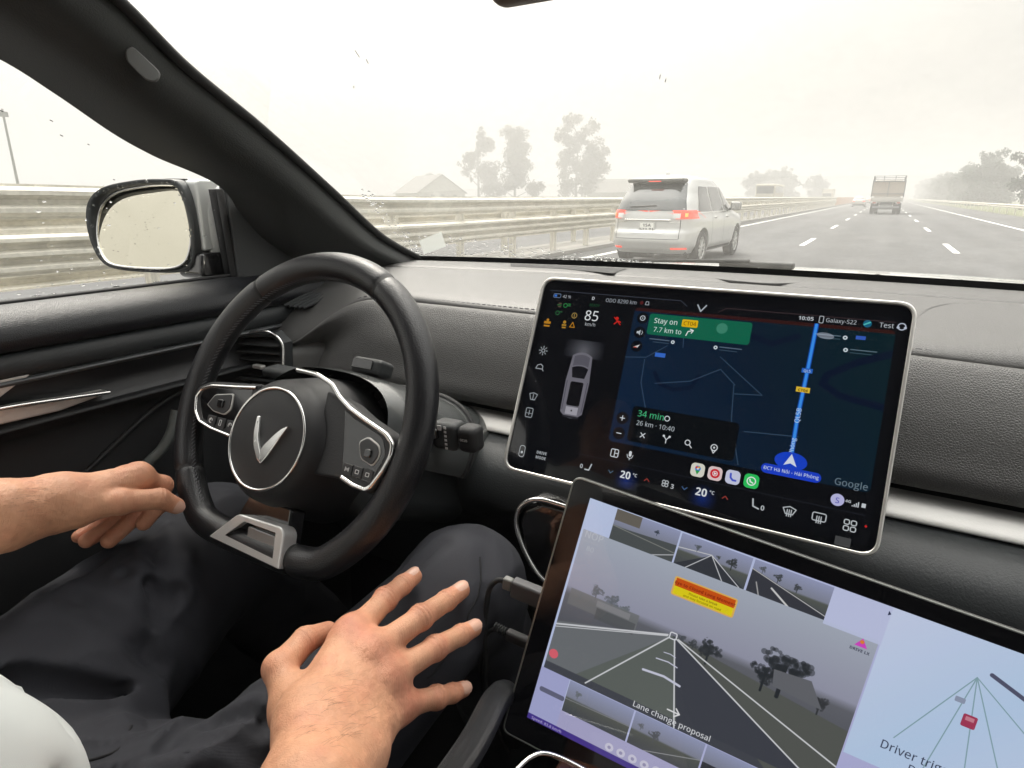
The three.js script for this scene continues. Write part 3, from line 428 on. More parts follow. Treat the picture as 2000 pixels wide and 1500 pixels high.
// ---------------------------------------------------------------- front pillar, windscreen, door, mirror, roof
const pin = [[-0.835, -0.135, -1.06], [-0.82, -0.124, -1.026], [-0.80, -0.072, -0.891], [-0.775, 0.008, -0.75], [-0.745, 0.088, -0.601], [-0.71, 0.14, -0.479], [-0.68, 0.183, -0.396], [-0.655, 0.215, -0.31], [-0.63, 0.24, -0.2]].map((p) => C(...p));
const pout = [[-0.91, -0.15, -0.80], [-0.905, -0.12, -0.775], [-0.895, -0.06, -0.69], [-0.87, 0.01, -0.632], [-0.852, 0.053, -0.518], [-0.84, 0.073, -0.469], [-0.815, 0.11, -0.395], [-0.80, 0.134, -0.343], [-0.77, 0.175, -0.2]].map((p) => C(...p));
{
  const p = thing('front_pillar', 'dark windscreen pillar sweeping down to the dashboard beside the door mirror', 'pillar', [-0.83, EYE - 0.13, -0.9]);
  const ci = new THREE.CatmullRomCurve3(pin), co = new THREE.CatmullRomCurve3(pout), rows = [];
  for (let i = 0; i <= 60; i++) {
    const t = i / 60, a = ci.getPoint(t), b = co.getPoint(t), row = [], w = a.distanceTo(b), inw = V3(0.75, -0.15, 0.62).normalize();
    for (let k = 0; k <= 16; k++) { const u = k / 16, q = a.clone().lerp(b, u), hgt = 0.34 * w * Math.pow(Math.sin(Math.PI * Math.pow(u, 0.8)), 1.15); row.push(q.addScaledVector(inw, Math.min(hgt, 0.05))); }
    rows.push(row);
  }
  part(p, 'trim', loft(rows, { flip: true }), M.pillar);
  part(p, 'windscreen_seal', tube(pin.map((q) => q.clone().add(V3(0.004, 0.002, -0.004))), 0.006, 80, 8), M.black);
  const tagq = [[-0.764, 0.16, -0.453], [-0.761, 0.162, -0.461], [-0.751, 0.139, -0.481], [-0.751, 0.128, -0.476], [-0.755, 0.129, -0.466], [-0.763, 0.147, -0.452]].map((q) => C(...q).multiplyScalar(1));
  const eye = C(0, 0, 0), up = new THREE.CatmullRomCurve3(tagq.map((q) => q.clone().lerp(eye, 0.092)), true, 'catmullrom', 0.25).getSpacedPoints(28).slice(0, 28); // embossed cover standing on the trim
  const mid = up.reduce((a, q) => a.add(q), V3()).multiplyScalar(1 / 28);
  const cover = part(p, 'airbag_cover', loft([up.map((q) => q.clone().lerp(eye, -0.06)), up.map((q) => q.clone().lerp(mid, -0.02)), up.map((q) => q.clone().lerp(mid, 0.1).lerp(eye, 0.004)), up.map(() => mid.clone().lerp(eye, 0.004))], { closeU: true, crease: 0.7 }), std({ color: rgb(0.1, 0.1, 0.098), roughness: 0.6 }));
}
const wsBase = (x) => C(x, -0.126, -1.135 + 0.13 * bow(x)), wsTop = (u) => { const x = lerp(-0.66, 0.362, u), b = Math.pow((x - XC) / 0.51, 2); return C(x, 0.27 - 0.045 * b, -0.36 + 0.06 * b); };
{
  const w = thing('windscreen', 'raked windscreen glass with rain drops along its lower edge', 'windscreen', [XC, EYE - 0.126, -1.13]);
  const at = (u, v) => { const a = wsBase(lerp(-0.845, 0.547, u)), b = wsTop(u), q = a.lerp(b, v); const c = Math.sin(Math.PI * v) * 0.035; q.y += c * 0.8; q.z -= c * 0.6; return q; };
  const rows = []; for (let j = 0; j <= 16; j++) { const row = []; for (let i = 0; i <= 24; i++) row.push(at(-0.07 + 1.12 * i / 24, j / 16)); rows.push(row); }
  part(w, 'glass', loft(rows), M.glass);
  const film = tex(512, (u, v) => { const a = 0.03 + 0.03 * tnoise(u, v, 90, 201) + 0.03 * tnoise(u, v, 22, 202) + 0.02 * tnoise(u, v, 6, 203) + 0.05 * Math.max(0, tnoise(u, v, 200, 204) - 0.8); return [a, a, a]; });
  const dustM = phy({ color: rgb(0.9, 0.87, 0.8), roughness: 1, transmission: 0.6, thickness: 0, transparent: true, alphaMap: film, side: THREE.DoubleSide });
  part(w, 'dust_film', loft(rows.map((r) => r.map((q) => q.clone().add(V3(0, 0.002, -0.003))))), dustM);
  const fr = []; for (let j = 0; j <= 2; j++) { const row = []; for (let i = 0; i <= 40; i++) row.push(at(i / 40, -0.01 + j * 0.0165).add(V3(0, 0.001, 0.003))); fr.push(row); } part(w, 'black_border', loft(fr), M.black);
  const ft = []; for (let j = 0; j <= 2; j++) { const row = []; for (let i = 0; i <= 40; i++) row.push(at(i / 40, 0.965 + j * 0.02).add(V3(0, -0.003, 0.002))); ft.push(row); } part(w, 'top_border', loft(ft), M.black);
  const R = rngOf(77), drops = [], specks = [];
  const drop = (u, v, r) => { const p = at(u, v), n = V3().subVectors(at(u, v + 0.01), at(u, v - 0.01)).cross(V3().subVectors(at(u + 0.01, v), at(u - 0.01, v))).normalize(); if (n.z > 0) n.negate(); const g = new THREE.IcosahedronGeometry(r, 1); g.scale(1, 0.45, 0.8 + 0.6 * R()); g.applyQuaternion(new THREE.Quaternion().setFromUnitVectors(V3(0, 1, 0), n)); g.translate(p.x + n.x * 0.002, p.y + n.y * 0.002, p.z + n.z * 0.002); return g; };
  for (let k = 0; k < 1000; k++) { const u = 0.015 + 0.34 * R(), v = 0.014 + 0.11 * Math.pow(R(), 1.6) * Math.max(0.12, 1.2 - u * 3.2); drops.push(drop(u, v, 0.0007 + 0.0024 * R() * R())); }
  for (let k = 0; k < 620; k++) { const u = 0.3 + 0.7 * R(), v = 0.0075 + 0.011 * R() * R(); drops.push(drop(u, v, 0.0016 + 0.003 * R())); }
  for (let k = 0; k < 90; k++) drops.push(drop(0.008 + 0.02 * R(), 0.02 + 0.3 * R(), 0.001 + 0.0016 * R()));
  const dm = part(w, 'rain_drops', drops, M.water); dm.userData.kind = 'stuff';
  for (const [u, v, l] of [[0.155, 0.68, 0.009], [0.158, 0.665, 0.006], [0.43, 0.56, 0.005], [0.434, 0.553, 0.004], [0.12, 0.62, 0.003]]) { const p = at(u, v), q = at(u + 0.002, v + l * 1.6); specks.push(rod(p, q, 0.0004, 5)); }
  const sm_ = part(w, 'dirt_specks', specks, M.speck); sm_.userData.kind = 'stuff';
  // reflection of a paper on the dash, built as a pale translucent sheet
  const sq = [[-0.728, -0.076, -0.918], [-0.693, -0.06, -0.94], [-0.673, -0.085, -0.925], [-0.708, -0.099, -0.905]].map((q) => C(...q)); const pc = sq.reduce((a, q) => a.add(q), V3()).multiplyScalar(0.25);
  const s = part(w, 'reflection_sheet', loft([[sq[0], sq[1]], [sq[3], sq[2]]]), phy({ color: rgb(0.8, 0.82, 0.78), roughness: 0.8, transmission: 0.6, thickness: 0, side: THREE.DoubleSide }));
  // wiper lying along the cowl
  const wp = thing('windscreen_wiper', 'black wiper blade resting at the foot of the windscreen', 'wiper', [-0.3, EYE - 0.12, -1.21]);
  part(wp, 'blade', rod(C(-0.62, -0.128, -1.205), C(-0.2, -0.113, -1.215), 0.004, 6), M.black); part(wp, 'arm', [rod(C(-0.255, -0.12, -1.225), C(-0.13, -0.125, -1.23), 0.008, 8, 0.005), box(0.13, 0.012, 0.012, -0.19, -0.119 + EYE, -1.228, 0.004)], std({ color: rgb(0.06, 0.06, 0.06), roughness: 0.5 }));
  // bonnet ahead of the glass
  const bn = thing('car_bonnet', 'wet pale silver bonnet edge just beyond the windscreen', 'bonnet', [XC, EYE - 0.3, -1.8]);
  const br = []; for (let j = 0; j <= 10; j++) { const row = []; for (let i = 0; i <= 30; i++) { const x = lerp(-0.95, 0.65, i / 30), t = j / 10, e = Math.pow(Math.abs((x - XC) / 0.8), 4); row.push(C(x, -0.163 - 0.034 * t * t - 0.1 * Math.pow(t, 6) - 0.045 * e + 0.006 * sstep(0.45, 0.6, Math.abs(x - XC)), -1.28 - 0.95 * t)); } br.push(row); }
  part(bn, 'panel', loft(br), M.carPaint); const cowl = []; for (let i = 0; i <= 20; i++) { const x = lerp(-0.9, 0.6, i / 20); cowl.push([C(x, -0.16, -1.29), C(x, -0.2, -1.22), C(x, -0.17, -1.14 + 0.13 * bow(x))]); } part(bn, 'cowl', loft(cowl), M.black);
}
{
  const d = thing('car_door_lining', 'dark driver door panel with silver handle and rain-spotted window', 'car door', [-0.9, EYE - 0.9, -0.2]);
  const strip = (pts, z0, z1, mat, name, sub = 5, par = d, bend = (z) => 0) => { const rows = []; for (let i = 0; i <= 30; i++) { const z = lerp(z0, z1, i / 30); rows.push(new THREE.CatmullRomCurve3(pts.map(([x, y]) => C(x + bend(z), y, z)), false, 'centripetal').getPoints(pts.length * sub)); } return part(par, name, loft(rows, { flip: true }), mat); };
  strip([[-0.9, -0.14], [-0.896, -0.124], [-0.885, -0.1225], [-0.866, -0.128], [-0.848, -0.142], [-0.842, -0.158], [-0.85, -0.171], [-0.862, -0.174]], -0.80, 0.6, M.doorPad, 'armrest_pad');
  strip([[-0.863, -0.173], [-0.85, -0.1755], [-0.844, -0.186], [-0.845, -0.198], [-0.851, -0.2035], [-0.86, -0.205]], -0.80, 0.6, M.doorBand, 'middle_band');
  strip([[-0.862, -0.2025], [-0.8445, -0.2035], [-0.8425, -0.206], [-0.846, -0.2095], [-0.866, -0.212]], -0.80, 0.6, std({ color: rgb(0.09, 0.095, 0.1), roughness: 0.35, metalness: 0.3 }), 'trim_line');
  strip([[-0.864, -0.211], [-0.866, -0.222], [-0.868, -0.236], [-0.863, -0.25], [-0.858, -0.258]], -0.80, 0.6, std({ color: rgb(0.01, 0.01, 0.012), roughness: 0.42 }), 'gloss_insert');
  strip([[-0.862, -0.2565], [-0.848, -0.2585], [-0.8455, -0.262], [-0.852, -0.268], [-0.87, -0.285], [-0.868, -0.36], [-0.855, -0.46], [-0.85, -0.7], [-0.86, -0.92]], -0.80, 0.6, std({ color: rgb(0.014, 0.015, 0.017), roughness: 0.6 }), 'lower_panel');
  const side = (pts, r, depth, bev, x) => { const g = plate(pts.map(([z, y, q]) => [-z, y, q]), r, depth, bev); g.rotateY(Math.PI / 2); g.translate(x, EYE, 0); return g; }; // polygon in (z, y), thickness towards the cabin
  const h = part(d, 'door_handle', side([[-0.408, -0.2445, 0.003], [-0.404, -0.2475, 0.003], [-0.347, -0.2545], [-0.284, -0.2525], [-0.24, -0.25], [-0.24, -0.228], [-0.287, -0.233], [-0.307, -0.2335]], 0.002, 0.008, 0.003, -0.86), M.satin);
  part(h, 'bright_edge', tube([[-0.843, -0.2445, -0.405], [-0.844, -0.2395, -0.36], [-0.845, -0.2338, -0.307], [-0.845, -0.231, -0.27], [-0.845, -0.228, -0.24]].map((q) => C(...q)), 0.0023, 40, 8), M.chrome);
  part(d, 'switch_trim', side([[-0.324, -0.2005], [-0.29, -0.22], [-0.2, -0.235], [-0.2, -0.2]], 0.002, 0.006, 0.001, -0.853), M.satin);
  part(d, 'speaker_surround', tube([[-0.842, -0.385, -0.40], [-0.84, -0.357, -0.433], [-0.838, -0.342, -0.456], [-0.838, -0.321, -0.474], [-0.842, -0.295, -0.488]].map((q) => C(...q)), 0.0075, 40, 10), std({ color: rgb(0.1, 0.11, 0.105), roughness: 0.5 }));
  part(d, 'panel_crease', tube([[-0.866, -0.372, -0.33], [-0.866, -0.33, -0.40], [-0.864, -0.29, -0.47], [-0.86, -0.268, -0.53]].map((q) => C(...q)), 0.0035, 30, 8), std({ color: rgb(0.014, 0.015, 0.017), roughness: 0.6 }));
  // window, its frame bar and the mirror sail
  const W = (z, y) => C(-0.915 + 0.32 * (y + 0.13), y, z);
  const rows = []; for (let j = 0; j <= 6; j++) { const row = []; for (let i = 0; i <= 10; i++) row.push(W(lerp(-0.70, 0.6, i / 10), lerp(-0.16, 0.30, j / 6))); rows.push(row); }
  const win = part(d, 'window', loft(rows), M.glass);
  const R = rngOf(91), drops = [], specks = [];
  const dropAt = (z, y, r, st) => { const g = new THREE.IcosahedronGeometry(r, 1); g.scale(0.4, 0.8, st); const p = W(z, y); g.translate(p.x - 0.0015, p.y, p.z); return g; };
  for (let k = 0; k < 130; k++) { const z = -0.66 + 0.45 * R(), y = -0.125 + 0.16 * R() * R(); drops.push(dropAt(z, y, 0.0005 + 0.0013 * R() * R(), 1 + 1.6 * R())); }
  for (let k = 0; k < 170; k++) { const z = -0.66 + 0.48 * R(), y = -0.127 + 0.006 * R(); drops.push(dropAt(z, y, 0.0014 + 0.0025 * R(), 1.3 + R())); }
  const dm = part(win, 'rain_drops', drops, M.water); dm.userData.kind = 'stuff';
  for (const [px, py, l] of [[-0.335, 0.096, 0.005], [-0.345, 0.092, 0.006], [-0.352, 0.09, 0.003], [-0.40, 0.085, 0.003], [-0.41, 0.07, 0.003], [-0.44, 0.062, 0.002], [-0.47, 0.022, 0.002], [-0.33, 0.101, 0.003]]) { const p = W(px, py), q = W(px - l, py - l * 0.4); specks.push(rod(p, q, 0.0005, 5)); }
  const spm = part(win, 'dirt_specks', specks, M.speck); spm.userData.kind = 'stuff';
  part(d, 'window_frame', [rod(C(-0.885, 0.012, -0.636), C(-0.893, -0.14, -0.648), 0.0055, 8), rod(C(-0.91, 0.012, -0.642), C(-0.915, -0.14, -0.655), 0.007, 8)], M.black);
  const sail = plate([[0.643, 0.03], [0.70, -0.01, 0.02], [0.80, -0.10, 0.02], [0.86, -0.14], [0.648, -0.14]], 0.004, 0.012, 0.003); sail.rotateY(Math.PI / 2); sail.translate(-0.895, EYE, 0);
  part(d, 'mirror_sail', sail, std({ color: rgb(0.05, 0.053, 0.055), roughness: 0.6 }));
  part(d, 'window_sill_seal', box(0.012, 0.012, 1.3, -0.905, -0.1255 + EYE, -0.04, 0.003), M.black);
}
{
  const m = thing('door_mirror', 'pale silver door mirror with black rim outside the driver window', 'mirror', [-0.95, EYE - 0.13, -0.66]);
  const nrm = V3(0.33, 0, 0.94).normalize();
  const fr = [[-1.112, -0.044, -0.551], [-1.104, -0.01, -0.554], [-1.079, 0.012, -0.562], [-1.02, 0.025, -0.583], [-0.97, 0.027, -0.60], [-0.946, 0.024, -0.609], [-0.935, 0.008, -0.613], [-0.929, -0.034, -0.615], [-0.931, -0.081, -0.614], [-0.94, -0.104, -0.611], [-0.958, -0.114, -0.605], [-1.011, -0.117, -0.586], [-1.086, -0.11, -0.56], [-1.1, -0.098, -0.555], [-1.109, -0.076, -0.552]].map((q) => C(...q));
  const smooth = (a, n = 60) => new THREE.CatmullRomCurve3(a, true, 'centripetal').getSpacedPoints(n).slice(0, n);
  const f0 = smooth(fr), cen = f0.reduce((a, q) => a.add(q), V3()).multiplyScalar(1 / 60), gin = f0.map((q) => q.clone().lerp(cen, 0.115));
  part(m, 'rim', loft([f0.map((q) => q.clone().addScaledVector(nrm, -0.03)), f0, f0.map((q) => q.clone().lerp(cen, 0.02).addScaledVector(nrm, 0.005)), f0.map((q) => q.clone().lerp(cen, 0.1).addScaledVector(nrm, 0.002)), gin.map((q) => q.clone().addScaledVector(nrm, -0.008))], { closeU: true }), std({ color: rgb(0.03, 0.033, 0.034), roughness: 0.35 }));
  const glassT = V3(0.0, 0.0, 0.0); const tilt = (q) => q.clone().addScaledVector(nrm, -0.006 - 0.24 * (q.y - cen.y));
  part(m, 'mirror_glass', loft([gin.map((q) => tilt(q.clone().lerp(cen, -0.02))), gin.map((q) => tilt(q.clone().lerp(cen, 0.5))), gin.map(() => tilt(cen))], { closeU: true }), std({ color: rgb(0.95, 0.9, 0.74), metalness: 1, roughness: 0.02 }));
  part(m, 'glass_bead', tube(gin.map((q) => tilt(q).addScaledVector(nrm, 0.001)), 0.0018, 90, 6, true), M.chrome);
  const fwdv = V3(0.1, 0, -1), sh = [0, 0.35, 0.7, 0.92, 1].map((t) => f0.map((q) => { const p = q.clone().lerp(cen, -0.01 + 0.5 * t * t * t).addScaledVector(fwdv, 0.022 + 0.075 * Math.sin(t * Math.PI / 2)); p.x += 0.035 * t; return p; })); sh.push(sh[4].map(() => sh[4].reduce((a, q) => a.add(q), V3()).multiplyScalar(1 / 60)));
  part(m, 'housing', loft(sh, { closeU: true, flip: true }), M.carPaint);
  part(m, 'inner_shell', plate([[0.624, 0.027, 0.01], [0.678, 0.026, 0.02], [0.706, 0.0, 0.02], [0.712, -0.082], [0.624, -0.082]], 0.004, 0.03, 0.004).rotateY(Math.PI / 2).translate(-0.96, EYE, 0), M.carPaint);
  part(m, 'arm', plate([[0.612, -0.0845], [0.70, -0.0845], [0.705, -0.135], [0.66, -0.14], [0.605, -0.122, 0.01]], 0.006, 0.05, 0.006).rotateY(Math.PI / 2).translate(-0.972, EYE, 0), M.gloss);
  const R = rngOf(5), dr = []; for (let k = 0; k < 40; k++) { const q = gin[(R() * 60) | 0].clone().lerp(cen, R()); const g = new THREE.IcosahedronGeometry(0.0003 + 0.0004 * R() * R(), 1); const p = tilt(q).addScaledVector(nrm, 0.0005); g.translate(p.x, p.y, p.z); dr.push(g); } const dm = part(m, 'dirt_specks', dr, M.speck); dm.userData.kind = 'stuff';
  const R2 = rngOf(6), wd = []; for (let k = 0; k < 60; k++) { const q = f0[(R2() * 60) | 0].clone().lerp(cen, 0.02 + 0.12 * R2()).addScaledVector(nrm, 0.006); const g = new THREE.IcosahedronGeometry(0.0008 + 0.0014 * R2(), 1); g.translate(q.x, q.y, q.z); wd.push(g); } const wm = part(m, 'rain_drops', wd, M.water); wm.userData.kind = 'stuff';
}
{ // roof, lower shell, floor
  const r = thing('car_roof', 'dark roof lining meeting the top of the windscreen pillar', 'car roof', [XC, EYE + 0.25, 0.3]);
  const lin = []; const X0 = -0.64, X1 = 0.342;
  const sheet = (x0, x1, z0, z1) => { const a = []; for (let j = 0; j <= 8; j++) { const row = []; for (let i = 0; i <= 12; i++) { const x = lerp(x0, x1, i / 12), z = lerp(z0, z1, j / 8); row.push(C(x, 0.285 - 0.05 * Math.pow((x - XC) / 0.49, 2) - 0.03 * Math.pow((0.3 - z) / 0.65, 2), z)); } a.push(row); } const b = a.map((q) => q.map((p) => p.clone().add(V3(0, 0.03, 0)))); return [loft(a), loft(b)]; };
  lin.push(...sheet(X0, X1, -0.36, 1.2));
  for (const s of [-1, 1]) { const row = []; for (let j = 0; j <= 10; j++) { const z = lerp(-0.3, 1.2, j / 10), x = XC + s * 0.485; row.push([C(x, 0.235 - 0.03 * Math.pow((0.3 - z) / 0.65, 2), z), C(x + s * 0.1, 0.19 - 0.05 * Math.max(0, -z), z), C(x + s * 0.16, 0.17 - 0.12 * Math.max(0, -z), z)]); } lin.push(loft(row)); }
  part(r, 'lining', lin, M.headliner);
  const rv = thing('rear_view_mirror', 'lower edge of the brown-backed interior mirror at the top of the frame', 'mirror', [-0.25, EYE + 0.15, -0.5]);
  part(rv, 'casing', box(0.2, 0.06, 0.03, -0.215, 0.1835 + EYE, -0.51, 0.014, 4), std({ color: rgb(0.16, 0.12, 0.09), roughness: 0.5 })); part(rv, 'mirror_glass', box(0.185, 0.047, 0.003, -0.215, 0.1835 + EYE, -0.4945, 0.001), M.chrome); part(rv, 'stem', rod(C(-0.2, 0.2, -0.52), C(-0.17, 0.262, -0.5), 0.008), M.black);
  const f = thing('car_floor', 'black carpeted footwell and lower shell under the dashboard', 'car floor', [XC, EYE - 0.95, 0]);
  part(f, 'carpet', box(1.6, 0.04, 2.4, XC, -0.93 + EYE, 0.0), M.carpet); part(f, 'bulkhead', box(1.62, 0.78, 0.05, XC, -0.54 + EYE, -1.02), M.carpet); part(f, 'rear_bench', box(1.5, 0.75, 0.2, XC, -0.5 + EYE, 1.1, 0.06), M.carpet);
  part(f, 'passenger_side', box(0.05, 0.8, 2.2, 0.62, -0.53 + EYE, 0.1), M.black);
  part(f, 'kick_panel', [box(0.04, 0.9, 0.5, -0.885, -0.6 + EYE, -0.95), box(0.3, 0.5, 0.04, -0.8, -0.7 + EYE, -0.99)], M.carpet); part(f, 'pedal', [box(0.05, 0.09, 0.012, -0.45, -0.72 + EYE, -0.82, 0.004), box(0.1, 0.06, 0.012, -0.55, -0.68 + EYE, -0.80, 0.004)], M.black);
  // centre console with padded edge
  const cn = thing('centre_console', 'dark centre console with a padded edge beside the driver thigh', 'console', [-0.15, EYE - 0.9, -0.3]);
  part(cn, 'body', [box(0.17, 0.44, 0.9, -0.105, -0.72 + EYE, -0.16, 0.02), box(0.2, 0.3, 0.12, -0.1, -0.62 + EYE, -0.62, 0.02)], M.black);
  part(cn, 'padded_edge', tube([[-0.205, -0.46, 0.1], [-0.224, -0.44, -0.1], [-0.232, -0.422, -0.26], [-0.232, -0.414, -0.33], [-0.243, -0.42, -0.385], [-0.252, -0.45, -0.42], [-0.255, -0.52, -0.44]].map((q) => C(q[0] + 0.004, q[1] - 0.014, q[2])), 0.0125, 60, 14), M.doorPad);
  part(cn, 'tray', [box(0.12, 0.012, 0.3, -0.12, -0.485 + EYE, -0.36, 0.004)], phy({ color: rgb(0.06, 0.022, 0.012), roughness: 0.25, clearcoat: 1 })); part(cn, 'tray_edge', tube([[-0.196, -0.455, -0.29], [-0.196, -0.452, -0.345], [-0.185, -0.452, -0.37], [-0.12, -0.455, -0.375]].map((q) => C(...q)), 0.002, 30, 6), M.chrome);
  // driver's seat
  const s = thing('driver_seat', 'black leather driver seat under the driver', 'seat', [-0.534, EYE - 0.9, 0.1]);
  part(s, 'cushion', box(0.5, 0.14, 0.5, -0.534, -0.735 + EYE, 0.0, 0.05, 4), M.doorPad); for (const k of [-1, 1]) part(s, 'side_bolster', box(0.09, 0.14, 0.46, -0.534 + k * 0.24, -0.69 + EYE, 0.02, 0.04, 4), M.doorPad);
  const br = box(0.5, 0.66, 0.14, 0, 0, 0, 0.06, 4); br.rotateX(-0.28); br.translate(-0.534, -0.33 + EYE, 0.36); part(s, 'backrest', br, M.doorPad); const hr = box(0.27, 0.18, 0.1, 0, 0, 0, 0.045, 4); hr.rotateX(-0.2); hr.translate(-0.534, 0.1 + EYE, 0.5); part(s, 'headrest', hr, M.doorPad);
  part(s, 'base', box(0.44, 0.12, 0.5, -0.534, -0.85 + EYE, 0.05), M.black);
}
// ---------------------------------------------------------------- steering wheel (local frame: z towards the driver)
{
  const w = thing('steering_wheel', 'black leather flat-bottomed steering wheel with chrome V emblem on the hub', 'steering wheel', [-0.5336, EYE - 0.2275, -0.4396]); w.rotation.x = -0.4816;
  const R = 0.1705, VB = -0.149, minor = 0.0168;
  // centre line: circle with a flattened bottom
  const path = (a) => { let x = R * Math.cos(a), y = R * Math.sin(a); const k = Math.max(0, VB - y + 0.006); if (y < VB + 0.012) y = VB + 0.012 - 0.012 * (1 - Math.exp(-(VB + 0.012 - y) / 0.012)); return V3(x, y, 0); };
  function rimRange(a0, a1, r, n) { const rows = []; for (let i = 0; i <= n; i++) { const a = lerp(a0, a1, i / n), p = path(a), t = path(a + 0.01).sub(path(a - 0.01)).normalize(), nO = V3(t.y, -t.x, 0), row = []; const e = r * (1 - 0.1 * Math.pow(Math.abs(2 * i / n - 1), 40)); for (let k = 0; k < 24; k++) { const b = k / 24 * 2 * Math.PI; row.push(p.clone().addScaledVector(nO, e * 1.0 * Math.cos(b)).add(V3(0, 0, e * 0.94 * Math.sin(b)))); } rows.push(row); } return loft(rows, { closeU: true }); }
  const cuts = [62, 128, 214, 290].map((d) => d * D2R);
  const core = part(w, 'rim', rimRange(0, 2 * Math.PI, minor * 0.93, 180), M.black, true);
  cuts.forEach((a, i) => { const b = i < 3 ? cuts[i + 1] : cuts[0] + 2 * Math.PI; part(core, 'leather_section', rimRange(a + 0.003, b - 0.003, minor, 70), M.rim, true); });
  const st = []; for (let k = 0; k < 210; k++) { const a = k / 210 * 2 * Math.PI; if (Math.sin(a) < -0.8) continue; const p = path(a), t = path(a + 0.01).sub(path(a - 0.01)).normalize(), nO = V3(t.y, -t.x, 0); const f = (bb, s) => p.clone().addScaledVector(nO, -minor * Math.cos(bb) * 1.0).add(V3(0, 0, minor * 0.96 * Math.sin(bb))).addScaledVector(t, s); st.push(rod(f(0.25, -0.0022), f(0.5, 0.0022), 0.00055, 4)); }
  const sg = part(core, 'stitching', st, std({ color: rgb(0.11, 0.11, 0.12), roughness: 0.7 }), true); sg.userData.kind = 'stuff';
  // hub with chrome ring and emblem
  const HV = -0.034, prof = [[0.0, 0.030], [0.03, 0.0295], [0.052, 0.0275], [0.060, 0.024], [0.0665, 0.016], [0.074, -0.01], [0.082, -0.04], [0.086, -0.07]].map(([r, z]) => new THREE.Vector2(r, z));
  const hg = new THREE.LatheGeometry(prof, 64); hg.rotateX(Math.PI / 2); hg.translate(0, HV, 0); const hub = part(w, 'hub', hg, M.hub, true);
  const ringg = new THREE.TorusGeometry(0.0545, 0.0016, 10, 96); ringg.translate(0, HV, 0.0272); part(hub, 'chrome_ring', ringg, M.chrome, true);
  const em = [plate([[-0.0165, -0.0135, 0.002], [-0.0115, -0.0125, 0.002], [-0.0082, -0.022, 0.004], [-0.0045, -0.036, 0.004], [0.0015, -0.0445, 0.001], [0.0065, -0.0515], [0.0088, -0.0605, 0.001], [0.002, -0.0575, 0.002], [-0.0085, -0.046, 0.004], [-0.0145, -0.031, 0.006]], 0.0012, 0.003, 0.0012, 0.029, [shapeOf([[-0.0128, -0.0165, 0.0005], [-0.0098, -0.026, 0.001], [-0.0066, -0.0375, 0.001], [-0.0075, -0.042, 0.001], [-0.0115, -0.031, 0.001]], 0.0008)]), plate([[0.0325, -0.0165, 0.001], [0.0255, -0.0195, 0.003], [0.0155, -0.029, 0.004], [0.0045, -0.0425, 0.003], [0.0032, -0.0475], [0.0088, -0.0605, 0.001], [0.0158, -0.0505, 0.003], [0.0228, -0.0375, 0.003]], 0.0012, 0.003, 0.0012, 0.0292)];
  part(hub, 'emblem', em, M.chrome, true);
  // spokes with button pods
  const podL = [[-0.158, -0.010], [-0.158, 0.002, 0.008], [-0.137, 0.0125, 0.008], [-0.05, 0.022], [-0.05, -0.049], [-0.08, -0.046], [-0.137, -0.039, 0.01]];
  const mk = (pts, r, z, d, b, m, name, par) => part(par, name, plate(pts, r, d, b, z), m, true);
  const sl = mk(podL, 0.004, -0.012, 0.02, 0.003, M.hub, 'spoke', w);
  const ch = (pts, z, r, closed = false) => { const c = new THREE.CatmullRomCurve3(pts.map(([x, y]) => V3(x, y, z)), closed, 'catmullrom', 0.15); return new THREE.TubeGeometry(c, 80, r, 8, closed); };
  part(sl, 'chrome_trim', ch([[-0.055, 0.0165], [-0.09, 0.012], [-0.13, 0.0075], [-0.147, 0.001], [-0.1525, -0.009], [-0.146, -0.026], [-0.1335, -0.0365], [-0.11, -0.041], [-0.075, -0.0435]], 0.0115, 0.0021), M.chrome, true);
  mk([[-0.147, -0.009], [-0.145, 0.0, 0.006], [-0.13, 0.0055], [-0.06, 0.0135], [-0.06, -0.039], [-0.131, -0.0335, 0.006]], 0.003, 0.009, 0.0015, 0.0008, M.gloss, 'button_panel', sl);
  const dpad = [[-0.1285, -0.0155, 0.002], [-0.1195, -0.0015, 0.004], [-0.0875, 0.0045, 0.004], [-0.085, -0.0145, 0.004], [-0.0935, -0.0225, 0.004], [-0.1145, -0.0215, 0.004]];
  mk(dpad, 0.003, 0.011, 0.001, 0.0006, M.satin, 'pad_outline', sl); mk(dpad.map(([x, y, q]) => [lerp(-0.106, x, 0.9), lerp(-0.0105, y, 0.9), q]), 0.003, 0.0118, 0.0012, 0.0006, std({ color: rgb(0.03, 0.03, 0.032), roughness: 0.35 }), 'direction_pad', sl);
  mk([[-0.108, -0.006], [-0.098, -0.005], [-0.097, -0.015], [-0.107, -0.016]], 0.003, 0.013, 0.002, 0.001, M.gloss, 'centre_button', sl);
  for (let k = 0; k < 3; k++) { const x = -0.1135 + k * 0.0172; const b = mk([[x - 0.0075, -0.0265], [x + 0.0075, -0.026], [x + 0.0075, -0.0385], [x - 0.006 , -0.0375]], 0.0012, 0.0108, 0.001, 0.0006, std({ color: rgb(0.025, 0.025, 0.027), roughness: 0.4 }), 'button', sl); const ic = k === 1 ? [plate([[x - 0.002, -0.0285], [x + 0.002, -0.0285], [x + 0.002, -0.0355], [x - 0.002, -0.0355]], 0.001, 0.0003, 0, 0.0125, [shapeOf([[x - 0.0013, -0.0292], [x + 0.0013, -0.0292], [x + 0.0013, -0.0348], [x - 0.0013, -0.0348]], 0.0006)])] : [new THREE.TorusGeometry(0.0026, 0.0004, 6, 20, k ? 4 : 5.4).translate(x, -0.032, 0.0127), rod(V3(x, -0.032, 0.0127), V3(x - 0.001, -0.0305, 0.0127), 0.0004, 5)]; part(b, 'icon', ic, M.print, true); }
